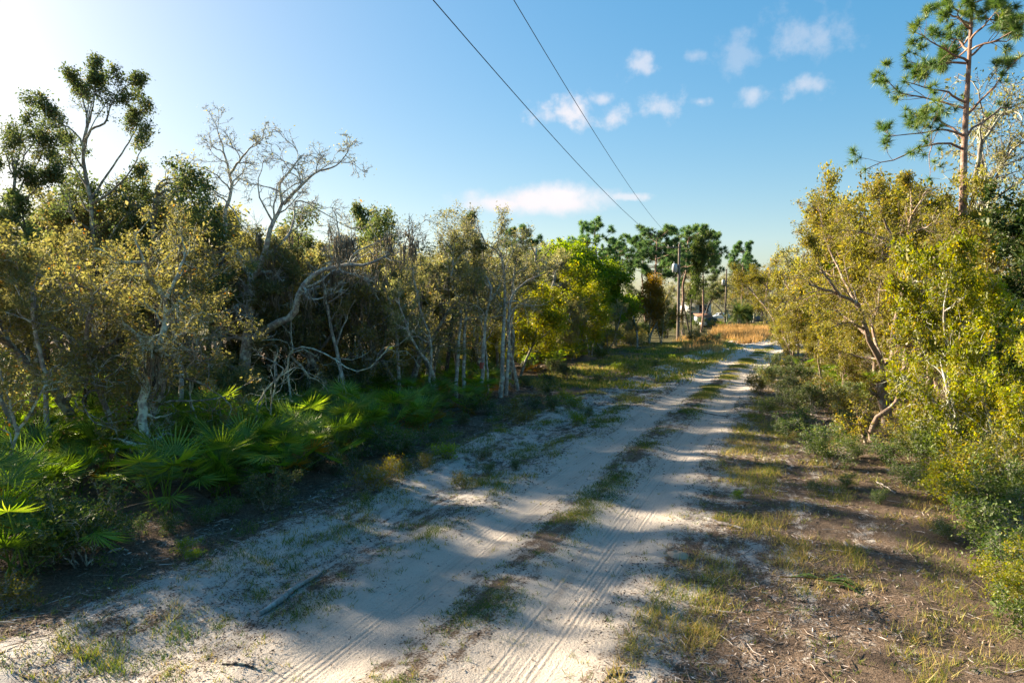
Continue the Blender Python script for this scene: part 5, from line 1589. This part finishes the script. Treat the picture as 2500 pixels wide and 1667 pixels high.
D = 138.0
b = px(1719, HOR + CAMH * FPX / D, D)
t = thing('shed', 'low shed with rusty brown roof in front of the white house', 'shed', (b[0], b[1], 0))
part('wall', t, 'grey_siding', [((0, 1, 0.75), (2.9, 2, 1.5))])
g = Geo()
g.add(np.array([[-1.6, -0.3, 1.45], [1.6, -0.3, 1.45], [1.6, 2.2, 2.0], [-1.6, 2.2, 2.0], [-1.6, -0.3, 1.53], [1.6, -0.3, 1.53], [1.6, 2.2, 2.08], [-1.6, 2.2, 2.08]]), [[0, 1, 5, 4], [4, 5, 6, 7], [0, 3, 2, 1], [1, 2, 6, 5], [2, 3, 7, 6], [3, 0, 4, 7]])
ob('roof', g.mesh('roof', M['rust']), t)
part('door', t, 'blue_roof', [((-0.8, -0.02, 0.7), (0.8, 0.05, 1.3))])


def car(label, loc, rz, prof, cab, wid, paint, name='parked_car'):
    t = thing(name, label, 'car', loc, rz)
    g = Geo()
    for pr, w, dz in ((prof, wid, 0), ):
        n = len(pr)
        V = [[x, s * w / 2, z] for s in (-1, 1) for x, z in pr]
        g.add(np.array(V), [[i, (i + 1) % n, n + (i + 1) % n, n + i] for i in range(n)])
        c = len(pr)
        for s in (0, 1):
            for i in range(1, n - 1):
                g.add(np.array([V[s * n], V[s * n + i], V[s * n + i + 1]]), [[0, 1, 2]])
    ob('body', g.mesh('body', M[paint]), t)
    x0, x1, x2, x3, zb, zt = cab
    w0, w1 = wid / 2 - 0.03, wid / 2 - 0.2
    V = [[x0, -w0, zb], [x3, -w0, zb], [x3, w0, zb], [x0, w0, zb], [x1, -w1, zt], [x2, -w1, zt], [x2, w1, zt], [x1, w1, zt]]
    g = Geo()
    g.add(np.array(V), [[4, 5, 6, 7], [0, 1, 5, 4], [1, 2, 6, 5], [2, 3, 7, 6], [3, 0, 4, 7]])
    ob('cabin', g.mesh('cabin', M[paint]), t)
    for sgn in (-1, 1):
        for a_, b_ in ((0.08, 0.46), (0.54, 0.92)):
            lo = lambda u, k: np.array([x0 + (x3 - x0) * u + ((x1 + (x2 - x1) * u) - (x0 + (x3 - x0) * u)) * k, sgn * (w0 + (w1 - w0) * k + 0.012), zb + (zt - zb) * k])
            g = Geo()
            g.add(np.array([lo(a_, 0.12), lo(b_, 0.12), lo(b_, 0.85), lo(a_, 0.85)]), [[0, 1, 2, 3]])
            ob('side_window', g.mesh('side_window', M['dark_glass']), t)
    for xa, xb in ((x0, x1), (x3, x2)):
        e = -0.012 if xa == x0 else 0.012
        g = Geo()
        f = lambda k, s: np.array([xa + (xb - xa) * k + e, s * (w0 + (w1 - w0) * k - 0.12), zb + (zt - zb) * k + 0.004])
        g.add(np.array([f(0.1, -1), f(0.1, 1), f(0.9, 1), f(0.9, -1)]), [[0, 1, 2, 3]])
        ob('windscreen', g.mesh('windscreen', M['dark_glass']), t)
    L0, L1 = prof[0][0], max(p[0] for p in prof)
    for wx in (L0 + 0.85, L1 - 0.9):
        for s in (-1, 1):
            g = Geo()
            g.tubes(np.array([[wx, s * (wid / 2 - 0.22), 0.34], [wx, s * (wid / 2 - 0.2), 0.34], [wx, s * (wid / 2 + 0.01), 0.34], [wx, s * (wid / 2 + 0.02), 0.34]]), np.array([0.05, 0.34, 0.34, 0.22]), 14)
            w_ = ob('wheel', g.mesh('tyre', M['tyre']), t)
            g = Geo()
            g.tubes(np.array([[wx, s * (wid / 2 + 0.015), 0.34], [wx, s * (wid / 2 + 0.03), 0.34]]), np.array([0.2, 0.02]), 10)
            ob('rim', g.mesh('rim', M['grey_metal']), w_)
    for s in (-1, 1):
        part('headlight', t, 'porcelain', [((L0 - 0.01, s * wid * 0.36, 0.72), (0.06, 0.3, 0.16))])
        part('tail_light', t, 'red', [((L1 + 0.01, s * wid * 0.4, 0.85), (0.06, 0.16, 0.3))])


b = px(1758, HOR + CAMH * FPX / 182, 182)
car('white estate car parked side on beyond the rusty shed', (b[0], b[1], 0), 0.1, [(-2.3, 0.3), (2.3, 0.3), (2.35, 0.7), (2.3, 1.08), (-1.2, 1.08), (-2.2, 0.92), (-2.38, 0.6)], (-1.25, -0.55, 1.75, 2.28, 1.07, 1.72), 1.85, 'car_white')
b = px(1727, HOR + CAMH * FPX / 121, 121)
car('dark red black car parked before the low shed', (b[0], b[1], 0), 0.25, [(-2.2, 0.3), (2.2, 0.3), (2.25, 0.7), (2.15, 1.0), (-1.1, 1.02), (-2.1, 0.9), (-2.25, 0.55)], (-1.1, -0.5, 1.0, 1.7, 1.0, 1.62), 1.8, 'car_dark')
b = px(1725, HOR + CAMH * FPX / 116, 116)
t = thing('trailer_box', 'low beige utility trailer standing before the dark car', 'trailer', (b[0], b[1], 0), 0.1)
part('box', t, 'beige', [((0, 0, 0.62), (2.0, 1.2, 0.5))])
part('rim', t, 'grey_metal', [((0, -0.62, 0.9), (2.06, 0.05, 0.06)), ((0, 0.62, 0.9), (2.06, 0.05, 0.06))])
part('drawbar', t, 'grey_metal', [((1.4, 0, 0.42), (0.9, 0.08, 0.08))])
for s in (-1, 1):
    g = Geo()
    g.tubes(np.array([[0, s * 0.62, 0.3], [0, s * 0.63, 0.3], [0, s * 0.78, 0.3], [0, s * 0.79, 0.3]]), np.array([0.04, 0.3, 0.3, 0.04]), 12)
    ob('wheel', g.mesh('wheel', M['tyre']), t)

# round pindo palm and the dark clipped shrub tree behind the second pole
rg = np.random.default_rng(950)
b = px(1803, HOR + CAMH * FPX / 119, 119)
t = thing('pindo_palm', 'round silvery green palm right behind the second utility pole', 'palm', (b[0], b[1], 0), sc=1.3)
g = Geo()
g.tubes(np.array([[0, 0, -0.2], [0.05, 0, 0.8], [0, 0, 1.6]]), np.array([0.28, 0.24, 0.26]), 9)
ob('trunk', g.mesh('palm_trunk', M['bark'], True), t)
for k in range(46):
    az, el = k * 2.4, R(85 - 100 * (k / 46.0) + rg.normal(0, 6))
    d = np.array([math.cos(az) * math.cos(el), math.sin(az) * math.cos(el), math.sin(el)])
    pts = [np.array([0, 0, 1.6])]
    for j in range(7):
        d = norm(d + np.array([0, 0, -0.17]))
        pts.append(pts[-1] + d * 0.30)
    P = np.array(pts)
    g = Geo()
    g.tubes(P, np.linspace(0.03, 0.008, 8), 3)
    q = resample(P, 20)[3:]
    T = norm(np.gradient(q, axis=0))
    sd = norm(np.cross(T, [0, 0, 1.0]))
    for s in (-1, 1):
        a = norm(sd * s + T * 0.6 + [0, 0, 0.3])
        V = np.stack([q - T * 0.03, q + T * 0.03, q + a * 0.42], 1).reshape(-1, 3)
        g.add(V, np.arange(len(V)).reshape(-1, 3), rg.uniform(0.3, 1.0))
    ob('frond', g.mesh('palm_frond', M['weed_leaf']), t)
rg = np.random.default_rng(951)
st, rd = rand_stems(rg, 4.2, 4, frac=0.6)
p = oak_parts('round_tree', st, rd, rg, M['dark_bark'], M['green_leaf'], n2=10, n3=6, n4=5, nleaf=16000, lsize=0.14, l2=0.5, t2=0.3, spread=0.12)
b = px(1818, HOR + CAMH * FPX / 124, 124)
put(p, 'shrub_tree', 'dense dark green round shrub tree behind the silvery palm', (b[0], b[1], 0), sc=(1.05, 1.05, 1.15))

b = px(1826, HOR + CAMH * FPX / 140, 140)
t = thing('mailbox', 'brown wooden mailbox post on the lawn right of the dark shrub tree', 'mailbox', (b[0], b[1], 0))
part('post', t, 'post', [((0, 0, 0.5), (0.22, 0.22, 1.1))])
part('box', t, 'rust', [((0, -0.1, 1.18), (0.36, 0.6, 0.3))])
D = 160.0
b = px(1850, HOR + CAMH * FPX / D, D)
t = thing('board_fence', 'dark grey board fence at the end of the lawn', 'fence', (b[0], b[1], 0), -0.2)
for k in range(16):
    part('board', t, 'fence', [((-1.95 + k * 0.26, 0, 0.62), (0.235, 0.03, 1.24 + 0.02 * (k % 3)))])
for k in range(3):
    part('fence_post', t, 'fence', [((-1.9 + k * 1.9, 0.08, 0.65), (0.1, 0.1, 1.3))])

# ------------------------------------------------------------------ tell look-alikes apart by their order from left to right
ORD = ['leftmost', 'second from left', 'third from left', 'fourth from left', 'fifth from left', 'sixth from left', 'seventh from left', 'eighth from left', 'ninth from left', 'tenth from left', 'eleventh from left', 'twelfth from left']
by = {}
for o in SC.objects:
    if o.parent is None and 'label' in o.keys() and o.get('category') in ('tree', 'shrub', 'sapling', 'palmetto'):
        by.setdefault(o['label'], []).append(o)
for lab, L in by.items():
    if 1 < len(L) <= 12 and 'beyond the left edge of the view' not in lab:
        L.sort(key=lambda o: o.location.x / max(o.location.y, 0.1))
        for i, o in enumerate(L):
            o['label'] = lab + ', ' + (ORD[i] if i < len(L) - 1 or len(L) == 1 else 'rightmost')
